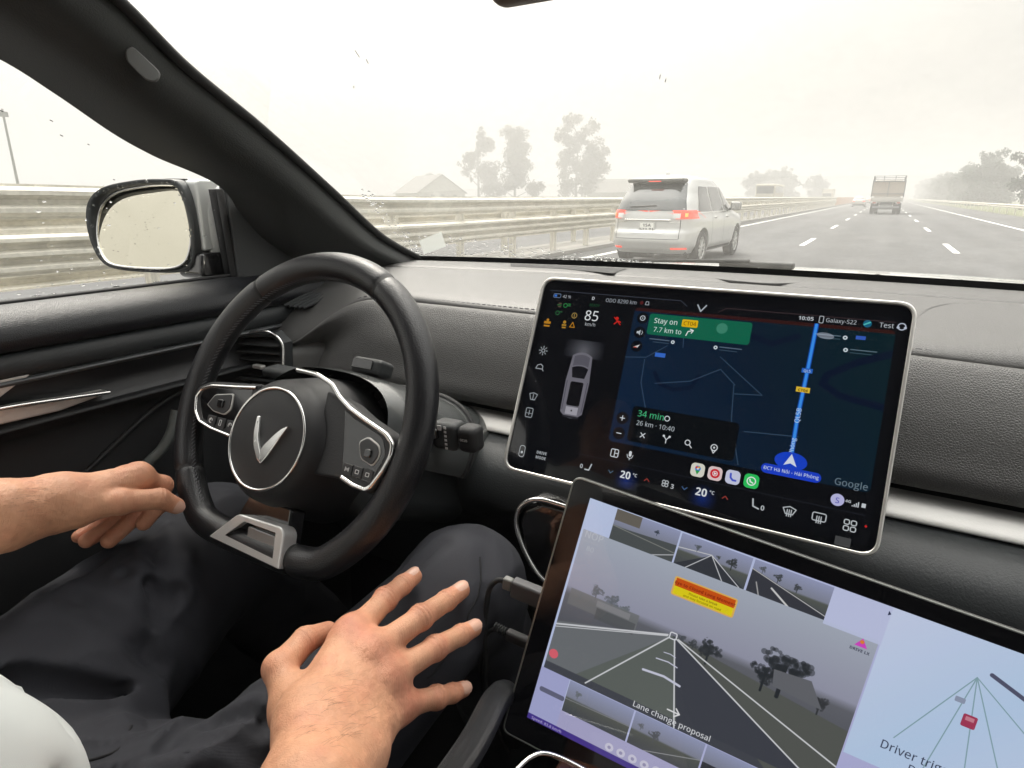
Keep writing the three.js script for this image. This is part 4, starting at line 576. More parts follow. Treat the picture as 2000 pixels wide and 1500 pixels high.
  const podR = [[0.05, 0.030], [0.082, 0.0235], [0.108, 0.0125], [0.1515, -0.001, 0.01], [0.157, -0.02, 0.01], [0.143, -0.0615, 0.01], [0.1, -0.0545], [0.06, -0.058]];
  const sr = mk(podR, 0.004, -0.012, 0.02, 0.003, M.hub, 'spoke', w);
  part(sr, 'chrome_trim', [ch([[0.0, 0.0455], [0.03, 0.0445], [0.0555, 0.037], [0.07, 0.026], [0.088, 0.0165], [0.112, 0.0085], [0.142, -0.0005], [0.153, -0.0085], [0.1545, -0.02], [0.15, -0.035], [0.1405, -0.053], [0.134, -0.0575], [0.118, -0.0565], [0.102, -0.0525]], 0.0115, 0.0026)], M.chrome, true);
  mk([[0.0815, 0.015], [0.096, 0.0085], [0.139, -0.0035, 0.006], [0.149, -0.0195, 0.006], [0.1385, -0.051, 0.006], [0.1, -0.0475]], 0.003, 0.009, 0.0015, 0.0008, M.gloss, 'button_panel', sr);
  const dr = [[0.112, -0.0135, 0.004], [0.1225, -0.0065, 0.004], [0.139, -0.0125, 0.005], [0.143, -0.0225, 0.005], [0.137, -0.0345, 0.004], [0.1195, -0.03, 0.005]];
  mk(dr, 0.003, 0.011, 0.001, 0.0006, M.satin, 'pad_outline', sr); mk(dr.map(([x, y, q]) => [lerp(0.129, x, 0.9), lerp(-0.0215, y, 0.9), q]), 0.003, 0.0118, 0.0012, 0.0006, std({ color: rgb(0.03, 0.03, 0.032), roughness: 0.35 }), 'direction_pad', sr);
  mk([[0.1245, -0.0185], [0.133, -0.0185], [0.133, -0.027], [0.1245, -0.027]], 0.003, 0.013, 0.0018, 0.001, M.gloss, 'centre_button', sr);
  for (let k = 0; k < 3; k++) { const x = 0.1065 + k * 0.0135; const b = mk([[x - 0.0062, -0.0375], [x + 0.0062, -0.038], [x + 0.0062, -0.0488], [x - 0.0058, -0.0482]], 0.0012, 0.0108, 0.001, 0.0006, std({ color: rgb(0.025, 0.025, 0.027), roughness: 0.4 }), 'button', sr); const ic = k === 0 ? [[-0.0022, 1], [-0.0008, 0.6], [0.0008, 0.6], [0.0022, 1]].map(([o, h]) => box(0.0006, 0.0042 * h, 0.0003, x + o, -0.0432, 0.0126)) : [plate([[x - 0.0024, -0.041], [x + 0.0024, -0.041], [x + 0.0024, -0.0452], [x - 0.0024, -0.0452]], 0.0008, 0.0003, 0, 0.0125, [shapeOf([[x - 0.0017, -0.0417], [x + 0.0017, -0.0417], [x + 0.0017, -0.0445], [x - 0.0017, -0.0445]], 0.0004)])]; part(b, 'icon', ic, M.print, true); }
  // lower spoke: chrome framed opening
  const outer = [[-0.0645, -0.1525, 0.003], [-0.03, -0.119, 0.006], [0.036, -0.1165, 0.006], [0.0425, -0.122, 0.004], [0.0485, -0.1565, 0.002]], hole = [[-0.0445, -0.1465], [-0.0185, -0.1225], [0.0325, -0.122], [0.039, -0.1505]];
  const lsp = mk([[-0.05, -0.15], [-0.03, -0.10], [0.036, -0.10], [0.045, -0.152]], 0.004, -0.02, 0.018, 0.002, M.gloss, 'lower_spoke', w);
  part(lsp, 'satin_frame', plate(outer.map(([x, y, q]) => [x + 0.0115, y, q]), 0.004, 0.016, 0.0018, 0.001, [shapeOf(hole.map(([x, y]) => [x + 0.0115, y]), 0.003)]), std({ color: rgb(0.72, 0.71, 0.7), metalness: 0.6, roughness: 0.36 }), true);
  part(lsp, 'gloss_panel', plate(hole.map(([x, y]) => [x * 1.03 + 0.0115, y]), 0.003, 0.006, 0, 0.003), M.gloss, true);
  mk([[-0.005, -0.1285, 0.003], [0.038, -0.1285, 0.003], [0.0425, -0.1445, 0.003], [-0.001, -0.1445, 0.003]], 0.002, 0.008, 0.004, 0.0012, std({ color: rgb(0.4, 0.4, 0.4), metalness: 0.6, roughness: 0.3 }), 'silver_insert', lsp);
}
{ // column shroud behind the wheel, with the camera module and the stalk
  const c = thing('steering_column', 'glossy steering column shroud behind the wheel with a small camera module on top', 'steering column', [-0.5336, EYE - 0.2275, -0.4396]); c.rotation.x = -0.4816;
  const rows = []; for (let j = 0; j <= 14; j++) { const t = j / 14, z = lerp(-0.04, -0.27, t), row = []; for (let k = 0; k <= 40; k++) { const a = lerp(-0.35, Math.PI + 0.35, k / 40), rx = lerp(0.104, 0.116, t) * (j === 0 ? 0.96 : 1), ry = lerp(0.064, 0.074, t) * (j === 0 ? 0.94 : 1); const cc = Math.cos(a), ss = Math.sin(a); row.push(V3(rx * Math.sign(cc) * Math.pow(Math.abs(cc), 0.72), -0.002 + ry * Math.sign(ss) * Math.pow(Math.abs(ss), 0.8), z)); } rows.push(row); }
  part(c, 'upper_shroud', loft(rows, { flip: true }), phy({ color: rgb(0.085, 0.09, 0.09), roughness: 0.18, clearcoat: 1, clearcoatRoughness: 0.12 }), true);
  part(c, 'lower_shroud', [box(0.19, 0.09, 0.22, 0, -0.055, -0.16, 0.03, 3)], M.lower, true);
  part(c, 'shroud_collar', rows[13].length ? new THREE.TubeGeometry(new THREE.CatmullRomCurve3(rows[10].map((p) => p.clone().add(V3(0, 0.001, 0)))), 80, 0.004, 8) : null, M.black, true);
  const cm = part(c, 'camera_module', box(0.048, 0.02, 0.028, 0.018, 0.0745, -0.084, 0.006, 3), M.lower, true); part(cm, 'lens_window', box(0.032, 0.012, 0.002, 0.014, 0.0755, -0.0695, 0.001), M.gloss, true);
  const s = thing('wiper_stalk', 'black control stalk with white markings to the right of the steering wheel', 'stalk', [-0.44, EYE - 0.27, -0.56]);
  const A = C(-0.47, -0.275, -0.575), B = C(-0.425, -0.27, -0.557), D = C(-0.385, -0.2665, -0.555), E2 = C(-0.363, -0.266, -0.554);
  part(s, 'arm', rod(A, B, 0.009, 16), M.black);
  const ax = V3().subVectors(E2, B).normalize(), q = new THREE.Quaternion().setFromUnitVectors(V3(1, 0, 0), ax), place = (g, p) => { g.applyQuaternion(q); g.translate(p.x, p.y, p.z); return g; };
  part(s, 'grip', place(box(0.036, 0.034, 0.026, 0.017, 0, 0, 0.007, 4), B), M.lower); part(s, 'slide_switch', place(box(0.012, 0.012, 0.006, 0.006, 0.004, 0.0145, 0.002), B), M.gloss);
  part(s, 'end_cap', place(box(0.026, 0.032, 0.025, 0.049, 0, 0, 0.008, 4), B), M.hub);
  const mk = []; for (let k = 0; k < 6; k++) mk.push(place(box(0.0035, 0.0028, 0.0006, 0.022, -0.0125 + k * 0.005, 0.0131), B)); mk.push(place(box(0.006, 0.006, 0.0006, 0.0135, 0.0115, 0.0131), B)); part(s, 'markings', mk, M.print);
  const cv = document.createElement('canvas'); cv.width = 128; cv.height = 64; const cx = cv.getContext('2d'); cx.fillStyle = '#1b1c1d'; cx.fillRect(0, 0, 128, 64); cx.fillStyle = '#d6d6d2'; cx.font = 'bold 38px sans-serif'; cx.textAlign = 'center'; cx.fillText('OCUS', 64, 46); const ct = new THREE.CanvasTexture(cv); ct.colorSpace = THREE.SRGBColorSpace;
  part(s, 'cap_print', place(new THREE.PlaneGeometry(0.014, 0.007).translate(0.048, 0.001, 0.0129), B), std({ map: ct, roughness: 0.5 }));
  const pd = thing('shift_paddle', 'grey tip of the left stalk peeping out above the left wheel spoke', 'stalk', [-0.66, EYE - 0.22, -0.55]);
  part(pd, 'paddle', box(0.055, 0.014, 0.03, -0.655, -0.222 + EYE, -0.53, 0.006, 3), M.lower); part(pd, 'arm', rod(C(-0.63, -0.228, -0.545), C(-0.56, -0.245, -0.57), 0.008, 10), M.lower);
}
// ---------------------------------------------------------------- touchscreen in the dashboard
function canvasTex(w, h, draw) { const cv = document.createElement('canvas'); cv.width = w; cv.height = h; draw(cv.getContext('2d'), w, h); const t = new THREE.CanvasTexture(cv); t.colorSpace = THREE.SRGBColorSpace; return t; }
function rr(c, x, y, w, h, r) { c.beginPath(); c.moveTo(x + r, y); c.arcTo(x + w, y, x + w, y + h, r); c.arcTo(x + w, y + h, x, y + h, r); c.arcTo(x, y + h, x, y, r); c.arcTo(x, y, x + w, y, r); c.closePath(); }
function line(c, pts, col, lw) { c.strokeStyle = col; c.lineWidth = lw; c.lineJoin = 'round'; c.lineCap = 'round'; c.beginPath(); pts.forEach((p, i) => (i ? c.lineTo(...p) : c.moveTo(...p))); c.stroke(); }
function text(c, s, x, y, size, col = '#e8ecf0', align = 'center', font = 'sans-serif', bold = '') { c.fillStyle = col; c.font = `${bold} ${size}px ${font}`.trim(); c.textAlign = align; c.textBaseline = 'middle'; c.fillText(s, x, y); }
const disc = (c, x, y, r, col) => { c.fillStyle = col; c.beginPath(); c.arc(x, y, r, 0, 7); c.fill(); };
const ringC = (c, x, y, r, col, lw = 3) => { c.strokeStyle = col; c.lineWidth = lw; c.beginPath(); c.arc(x, y, r, 0, 7); c.stroke(); };
const mainUI = canvasTex(1500, 917, (c, W, H) => {
  c.fillStyle = '#020305'; c.fillRect(0, 0, W, H);
  c.fillStyle = '#05070b'; rr(c, 40, 60, 1425, 820, 22); c.fill();
  // map
  c.save(); rr(c, 470, 108, 975, 590, 18); c.clip();
  const g = c.createLinearGradient(470, 700, 1445, 108); g.addColorStop(0, '#0a2440'); g.addColorStop(0.55, '#061c30'); g.addColorStop(1, '#032228'); c.fillStyle = g; c.fillRect(470, 108, 975, 590);
  c.fillStyle = 'rgba(70,18,10,0.75)'; c.fillRect(470, 60, 975, 62);
  line(c, [[1445, 195], [1340, 240], [1250, 300], [1240, 335], [1300, 370], [1445, 392]], '#03122b', 26);
  line(c, [[960, 180], [1040, 205], [1130, 165]], '#03122b', 22); line(c, [[610, 380], [640, 425], [700, 440], [770, 420], [790, 370]], '#04142c', 16);
  for (const p of [[[556, 330], [560, 430], [610, 560]], [[931, 385], [945, 520], [999, 690]], [[620, 425], [760, 395], [870, 330], [935, 385]], [[860, 280], [1040, 410], [940, 420]], [[470, 330], [560, 320], [640, 260]], [[700, 210], [706, 260]], [[1000, 560], [1190, 545]]]) line(c, p, 'rgba(120,140,165,0.42)', 4);
  line(c, [[1186, 112], [1182, 300], [1176, 470], [1178, 640]], '#0f4fb4', 17); line(c, [[1186, 112], [1182, 300], [1176, 470], [1178, 640]], '#3f9bff', 10);
  c.restore();
  c.fillStyle = '#2a6bd0'; c.fillRect(1162, 284, 38, 18); c.fillStyle = '#f2c838'; c.fillRect(1154, 357, 48, 20); text(c, 'CT04', 1178, 368, 15, '#664b00', 'center', 'sans-serif', 'bold'); text(c, 'QL5', 1181, 294, 14, '#dbe9ff'); c.fillStyle = '#3a72d8'; c.fillRect(596, 294, 44, 18); c.fillStyle = '#3a63c8'; c.fillRect(1322, 140, 32, 14);
  c.save(); c.translate(1175, 466); c.rotate(-Math.PI / 2 + 0.02); text(c, 'QL5B', 0, 2, 24, '#cfe2ff'); c.restore(); c.save(); c.translate(1174, 583); c.rotate(-Math.PI / 2); text(c, 'Phòng', 0, 2, 22, '#cfe2ff'); c.restore();
  c.fillStyle = '#1546d8'; c.beginPath(); c.ellipse(1179, 640, 56, 34, 0, 0, 7); c.fill(); c.fillStyle = '#e8f0ff'; c.beginPath(); c.moveTo(1179, 612); c.lineTo(1202, 658); c.lineTo(1179, 648); c.lineTo(1156, 658); c.fill();
  c.fillStyle = '#1a43d6'; rr(c, 1082, 664, 206, 36, 18); c.fill(); text(c, 'ĐCT Hà Nôi - Hài Phòng', 1185, 680, 18, '#eaf1ff');
  text(c, 'Google', 1384, 680, 34, 'rgba(215,225,235,0.55)');
  c.fillStyle = 'rgba(220,215,230,0.55)'; c.beginPath(); c.ellipse(1222, 152, 30, 12, 0.1, 0, 7); c.fill(); c.fillStyle = 'rgba(170,220,200,0.5)'; c.beginPath(); c.ellipse(846, 163, 30, 14, 0.1, 0, 7); c.fill();
  // banner
  c.fillStyle = '#0d6b4f'; rr(c, 541, 128, 418, 92, 12); c.fill(); text(c, 'Stay on', 563, 157, 31, '#f3fbf7', 'left'); c.fillStyle = '#f3c211'; rr(c, 682, 140, 66, 32, 5); c.fill(); text(c, 'CT04', 715, 157, 24, '#7a4b00'); text(c, '7.7 km to', 567, 196, 29, '#e6f4ee', 'left'); line(c, [[708, 208], [714, 190], [734, 184]], '#fff', 4); line(c, [[722, 180], [735, 184], [728, 196]], '#fff', 4);
  disc(c, 846, 163, 22, 'rgba(160,210,190,0.35)');
  for (const [x, y, s] of [[660, 242, -1], [835, 244, 1], [1288, 152, -1], [1296, 198, 1]]) { disc(c, x, y, 8, '#dfe8f0'); disc(c, x, y, 3, '#244'); line(c, [[x + s * 16, y - 4], [x + s * 100, y - 4]], 'rgba(190,205,220,0.5)', 4); line(c, [[x + s * 16, y + 8], [x + s * 84, y + 8]], 'rgba(190,205,220,0.35)', 3); }
  // ETA card
  c.fillStyle = 'rgba(4,7,11,0.95)'; rr(c, 548, 532, 432, 150, 16); c.fill(); text(c, '34 min', 572, 560, 37, '#4fd08f', 'left'); ringC(c, 698, 562, 10, '#dfe6ea', 4); text(c, '26 km · 10:40', 574, 600, 27, '#c9d2d8', 'left');
  disc(c, 611, 648, 26, '#14181c'); line(c, [[602, 639], [620, 657]], '#e6eaee', 4); line(c, [[620, 639], [602, 657]], '#e6eaee', 4);
  line(c, [[710, 662], [710, 648], [698, 634]], '#e6eaee', 4); line(c, [[710, 648], [722, 634]], '#e6eaee', 4); disc(c, 698, 634, 5, '#e6eaee'); disc(c, 722, 634, 5, '#e6eaee');
  ringC(c, 797, 643, 10, '#e6eaee', 4); line(c, [[805, 651], [815, 661]], '#e6eaee', 4); ringC(c, 901, 643, 12, '#e6eaee', 4); line(c, [[893, 652], [901, 665], [909, 652]], '#e6eaee', 4); disc(c, 901, 643, 4, '#e6eaee');
  disc(c, 511, 592, 26, '#0a0e14'); line(c, [[501, 592], [521, 592]], '#e6eaee', 4); line(c, [[511, 582], [511, 602]], '#e6eaee', 4); disc(c, 509, 658, 26, '#0a0e14'); line(c, [[499, 658], [519, 658]], '#e6eaee', 4);
  for (const [x, y] of [[512, 152], [511, 216], [510, 277]]) disc(c, x, y, 25, '#070b12'); ringC(c, 512, 152, 10, '#cfd6dc', 4); disc(c, 512, 152, 3, '#cfd6dc'); c.fillStyle = '#cfd6dc'; c.beginPath(); c.moveTo(498, 211); c.lineTo(506, 211); c.lineTo(514, 203); c.lineTo(514, 229); c.lineTo(506, 221); c.lineTo(498, 221); c.fill(); line(c, [[520, 208], [524, 216], [520, 224]], '#cfd6dc', 3); c.fillStyle = '#e8e8e8'; c.beginPath(); c.moveTo(494, 282); c.lineTo(524, 268); c.lineTo(514, 284); c.fill(); c.fillStyle = '#d04c3c'; c.fillRect(498, 280, 14, 4);
  // status bar
  c.strokeStyle = '#7f95b5'; c.lineWidth = 3; rr(c, 70, 76, 36, 18, 5); c.stroke(); c.fillStyle = '#3c7be0'; c.fillRect(74, 80, 13, 10); text(c, '42 %', 138, 86, 19, '#cfd4da'); text(c, 'D', 268, 84, 22, '#dfe4e8', 'center', 'sans-serif', 'bold'); text(c, 'ODO 8290 km', 400, 87, 23, '#b9c0c8'); disc(c, 494, 85, 8, '#5a1c1c'); line(c, [[511, 92], [514, 78], [524, 78], [527, 92], [511, 92]], '#b9c0c8', 3);
  line(c, [[44, 62], [660, 62], [690, 84]], 'rgba(130,140,160,0.5)', 3); line(c, [[820, 98], [850, 78], [1440, 78]], 'rgba(150,110,110,0.45)', 3); line(c, [[733, 74], [749, 100], [768, 74]], '#b8c0c8', 6);
  text(c, '10:05', 1146, 92, 22, '#d6dce2', 'center', 'sans-serif', 'bold'); c.strokeStyle = '#c9d0d6'; c.lineWidth = 3; rr(c, 1192, 78, 14, 26, 3); c.stroke(); text(c, 'Galaxy-S22', 1266, 91, 21, '#cfd6dc'); disc(c, 1352, 92, 14, '#166a8a'); line(c, [[1342, 96], [1360, 86]], '#5fd0c8', 5); text(c, 'Test', 1390, 92, 25, '#d6dce2', 'left'); c.translate(24, 0); ringC(c, 1436, 92, 12, '#cfd8ea', 4); disc(c, 1425, 96, 5, '#cfd8ea'); disc(c, 1447, 96, 5, '#cfd8ea'); c.translate(-24, 0);
  text(c, '85', 278, 165, 64, '#f2f5f7'); text(c, 'km/h', 279, 205, 22, '#cfd4d8'); text(c, 'READY', 281, 115, 17, '#1f6b3a');
  line(c, [[118, 128], [100, 128]], '#3d6b3d', 6); line(c, [[118, 120], [104, 120]], '#6a5a4a', 4); line(c, [[118, 136], [104, 136]], '#6a5a4a', 4); ringC(c, 140, 128, 9, '#2e8a48', 4); line(c, [[152, 120], [164, 120]], '#2e8a48', 4); line(c, [[152, 128], [164, 128]], '#2e8a48', 4); ringC(c, 108, 166, 9, '#216b3a', 4); line(c, [[120, 160], [130, 160]], '#216b3a', 4); ringC(c, 194, 171, 12, '#a58a4a', 4); line(c, [[194, 164], [194, 178]], '#a58a4a', 4);
  c.fillStyle = '#c98a1e'; c.fillRect(50, 210, 34, 12); disc(c, 67, 204, 7, '#c98a1e'); c.fillRect(52, 228, 30, 8); disc(c, 153, 206, 8, '#b98a2e'); c.fillRect(142, 216, 22, 8); c.fillRect(144, 228, 20, 7); line(c, [[194, 203], [182, 226], [206, 226], [194, 203]], '#c98a1e', 4);
  disc(c, 398, 165, 8, '#d8281e'); line(c, [[390, 190], [404, 176], [416, 180]], '#d8281e', 6); line(c, [[384, 160], [418, 192]], '#d8281e', 4);
  // side icons
  ringC(c, 77, 350, 8, '#b9bfc4', 4); for (let k = 0; k < 8; k++) { const a = k * Math.PI / 4; line(c, [[77 + 14 * Math.cos(a), 350 + 14 * Math.sin(a)], [77 + 21 * Math.cos(a), 350 + 21 * Math.sin(a)]], '#b9bfc4', 4); }
  line(c, [[58, 436], [64, 420], [80, 414], [92, 422], [92, 436], [58, 436]], '#b9bfc4', 4); line(c, [[92, 436], [98, 444]], '#b9bfc4', 4); disc(c, 72, 496, 3, '#666');
  line(c, [[56, 556], [76, 550], [96, 556], [86, 582], [66, 582], [56, 556]], '#a9b0b6', 4); line(c, [[76, 556], [76, 580]], '#a9b0b6', 4); rr(c, 56, 622, 34, 42, 6); c.strokeStyle = '#a9b0b6'; c.lineWidth = 4; c.stroke(); line(c, [[73, 632], [73, 654]], '#a9b0b6', 4); line(c, [[58, 646], [88, 646]], '#a9b0b6', 3);
  rr(c, 66, 796, 26, 50, 10); c.strokeStyle = '#c8ced2'; c.stroke(); disc(c, 79, 826, 6, '#c8ced2'); c.fillStyle = '#b0b6ba'; text(c, 'DRIVE', 177, 810, 18, '#c2c8cc', 'center', 'sans-serif', 'bold'); text(c, 'MODE', 177, 832, 18, '#c2c8cc', 'center', 'sans-serif', 'bold');
  // the little car seen from above
  const bg = c.createRadialGradient(275, 330, 10, 275, 330, 110); bg.addColorStop(0, 'rgba(190,190,200,0.5)'); bg.addColorStop(1, 'rgba(190,190,200,0)'); c.fillStyle = bg; c.fillRect(180, 280, 190, 80);
  c.fillStyle = '#77757f'; c.beginPath(); c.moveTo(228, 352); c.quadraticCurveTo(275, 318, 322, 352); c.lineTo(332, 470); c.lineTo(328, 610); c.quadraticCurveTo(275, 660, 222, 610); c.lineTo(218, 470); c.closePath(); c.fill();
  c.fillStyle = '#5f5e68'; c.beginPath(); c.moveTo(238, 356); c.quadraticCurveTo(275, 336, 312, 356); c.lineTo(312, 400); c.quadraticCurveTo(275, 384, 238, 400); c.fill(); c.fillStyle = '#15151a'; c.beginPath(); c.moveTo(236, 408); c.quadraticCurveTo(275, 388, 314, 408); c.lineTo(304, 452); c.lineTo(246, 452); c.fill(); c.fillStyle = '#0c0c10'; rr(c, 244, 470, 62, 108, 8); c.fill(); c.fillStyle = '#aeacb6'; c.fillRect(246, 584, 58, 34); disc(c, 275, 600, 4, '#444'); line(c, [[226, 470], [228, 600]], '#5c5a66', 5); line(c, [[324, 470], [322, 600]], '#5c5a66', 5); c.fillStyle = '#2a2a30'; c.fillRect(236, 624, 78, 9);
  // dock
  c.strokeStyle = '#e6eaee'; c.lineWidth = 4; rr(c, 492, 728, 32, 32, 5); c.stroke(); line(c, [[508, 728], [508, 760]], '#e6eaee', 4); line(c, [[508, 744], [524, 744]], '#e6eaee', 4); c.fillStyle = '#e6eaee'; rr(c, 569, 722, 12, 24, 6); c.fill(); line(c, [[562, 738], [566, 750], [575, 753], [584, 750], [588, 738]], '#e6eaee', 3); line(c, [[575, 753], [575, 760]], '#e6eaee', 3);
  const icon = (x, col) => { c.fillStyle = col; rr(c, x - 27, 715, 54, 54, 16); c.fill(); };
  icon(855, '#eceadc'); disc(c, 855, 736, 11, '#3c8ce8'); c.fillStyle = '#34a853'; c.beginPath(); c.moveTo(846, 744); c.lineTo(864, 744); c.lineTo(855, 760); c.fill(); disc(c, 850, 733, 5, '#ea4335'); disc(c, 859, 731, 4, '#fbbc05'); disc(c, 855, 737, 4, '#fff');
  icon(922, '#f0d8d8'); disc(c, 922, 742, 18, '#e02030'); ringC(c, 922, 742, 9, '#fff', 3); c.fillStyle = '#fff'; c.beginPath(); c.moveTo(918, 736); c.lineTo(930, 742); c.lineTo(918, 748); c.fill();
  icon(989, '#d8dcf6'); line(c, [[980, 730], [981, 744], [990, 753], [1001, 753]], '#4a5cd8', 7); icon(1057, '#2fd063'); ringC(c, 1057, 742, 15, '#fff', 4); line(c, [[1051, 736], [1053, 744], [1063, 748]], '#fff', 5);
  disc(c, 1350, 744, 22, '#c8c8f4'); text(c, 'S', 1350, 746, 28, '#4a4ac0'); text(c, '4G', 1384, 740, 15, '#d6dce2', 'center', 'sans-serif', 'bold'); for (let k = 0; k < 4; k++) { c.fillStyle = '#d6dce2'; c.fillRect(1396 + k * 6, 752 - k * 5, 4, 4 + k * 5); } c.fillRect(1426, 738, 13, 15);
  // climate bar
  line(c, [[340, 778], [1440, 778]], 'rgba(120,130,150,0.25)', 3);
  text(c, '0', 374, 828, 26, '#c8ced2', 'center', 'sans-serif', 'bold'); line(c, [[392, 838], [410, 838], [418, 812]], '#c8ced2', 6);
  const deg = (x) => { const gg = c.createRadialGradient(x, 846, 4, x, 846, 60); gg.addColorStop(0, 'rgba(30,70,190,0.55)'); gg.addColorStop(1, 'rgba(30,70,190,0)'); c.fillStyle = gg; c.fillRect(x - 70, 790, 140, 90); text(c, '20', x - 8, 824, 42, '#f0f3f5', 'center', 'sans-serif', 'bold'); text(c, '°C', x + 32, 817, 19, '#d6dade', 'center', 'sans-serif', 'bold'); };
  deg(580); deg(892); for (const [x, s, col] of [[507, 1, '#5a7286'], [664, -1, '#a03c34'], [818, 1, '#4a6a96'], [975, -1, '#a03c34']]) line(c, [[x - 10, 824 - s * 5], [x, 824 + s * 5], [x + 10, 824 - s * 5]], col, 4);
  for (const [x, y] of [[734, 816], [746, 816], [734, 828], [746, 828]]) ringC(c, x, y, 6, '#c8ced2', 4); text(c, '3', 770, 828, 26, '#d6dade', 'center', 'sans-serif', 'bold');
  line(c, [[1074, 806], [1078, 832], [1098, 838]], '#c8ced2', 6); text(c, '0', 1112, 832, 26, '#c8ced2', 'center', 'sans-serif', 'bold');
  for (const [x, wide] of [[1203, 0], [1302, 1]]) { if (wide) { rr(c, x - 22, 804, 44, 28, 6); c.strokeStyle = '#c8ced2'; c.lineWidth = 4; c.stroke(); } else line(c, [[x - 22, 812], [x, 804], [x + 22, 812], [x + 12, 832], [x - 12, 832], [x - 22, 812]], '#c8ced2', 4); for (const o of [-7, 0, 7]) line(c, [[x + o, 816], [x + o, 840]], '#c8ced2', 4); }
  for (const [x, y] of [[1390, 813], [1412, 813], [1390, 835], [1412, 835]]) { rr(c, x - 8, y - 8, 16, 16, 5); c.strokeStyle = '#d0d6da'; c.lineWidth = 4; c.stroke(); } disc(c, 1449, 814, 4, '#e02020'); c.fillStyle = '#4a4b4c'; c.fillRect(1362, 868, 50, 32);
});
function rrShape(w, h, r) { return shapeOf([[-w / 2, -h / 2], [w / 2, -h / 2], [w / 2, h / 2], [-w / 2, h / 2]], r); }
function fit(g, w, h) { const p = g.attributes.position, u = g.attributes.uv; for (let i = 0; i < p.count; i++) u.setXY(i, p.getX(i) / w + 0.5, p.getY(i) / h + 0.5); return g; }
const screenGlass = (map, k) => phy({ color: rgb(0.004, 0.004, 0.005), roughness: 0.09, roughnessMap: smudgeTex, clearcoat: 0.5, clearcoatRoughness: 0.02, emissive: rgb(1, 1, 1), emissiveMap: map, emissiveIntensity: k });
{
  const s = thing('touchscreen_display', 'large silver-framed touchscreen on the dashboard showing a dark navigation map', 'touchscreen', [XC, EYE - 0.1921, -0.6041]); s.rotation.x = -25.18 * D2R;
  const w = 0.375, h = 0.2293, fr = part(s, 'frame', plate(rrShape(w, h, 0.016), 0, 0.009, 0.0011, -0.012, [rrShape(w - 0.0065, h - 0.0065, 0.0135)]), std({ color: rgb(0.8, 0.78, 0.74), metalness: 0.75, roughness: 0.28 }), true);
  part(s, 'back_shell', [plate(rrShape(w - 0.002, h - 0.002, 0.015), 0, 0.01, 0.002, -0.022), box(0.16, 0.1, 0.09, 0, -0.01, -0.06, 0.02, 3)], M.black, true);
  const gg = new THREE.ShapeGeometry(rrShape(w - 0.006, h - 0.006, 0.0135), 10); gg.translate(0, 0, -0.0045); part(s, 'display_screen', fit(gg, w, h), screenGlass(mainUI, 0.36), true);
}
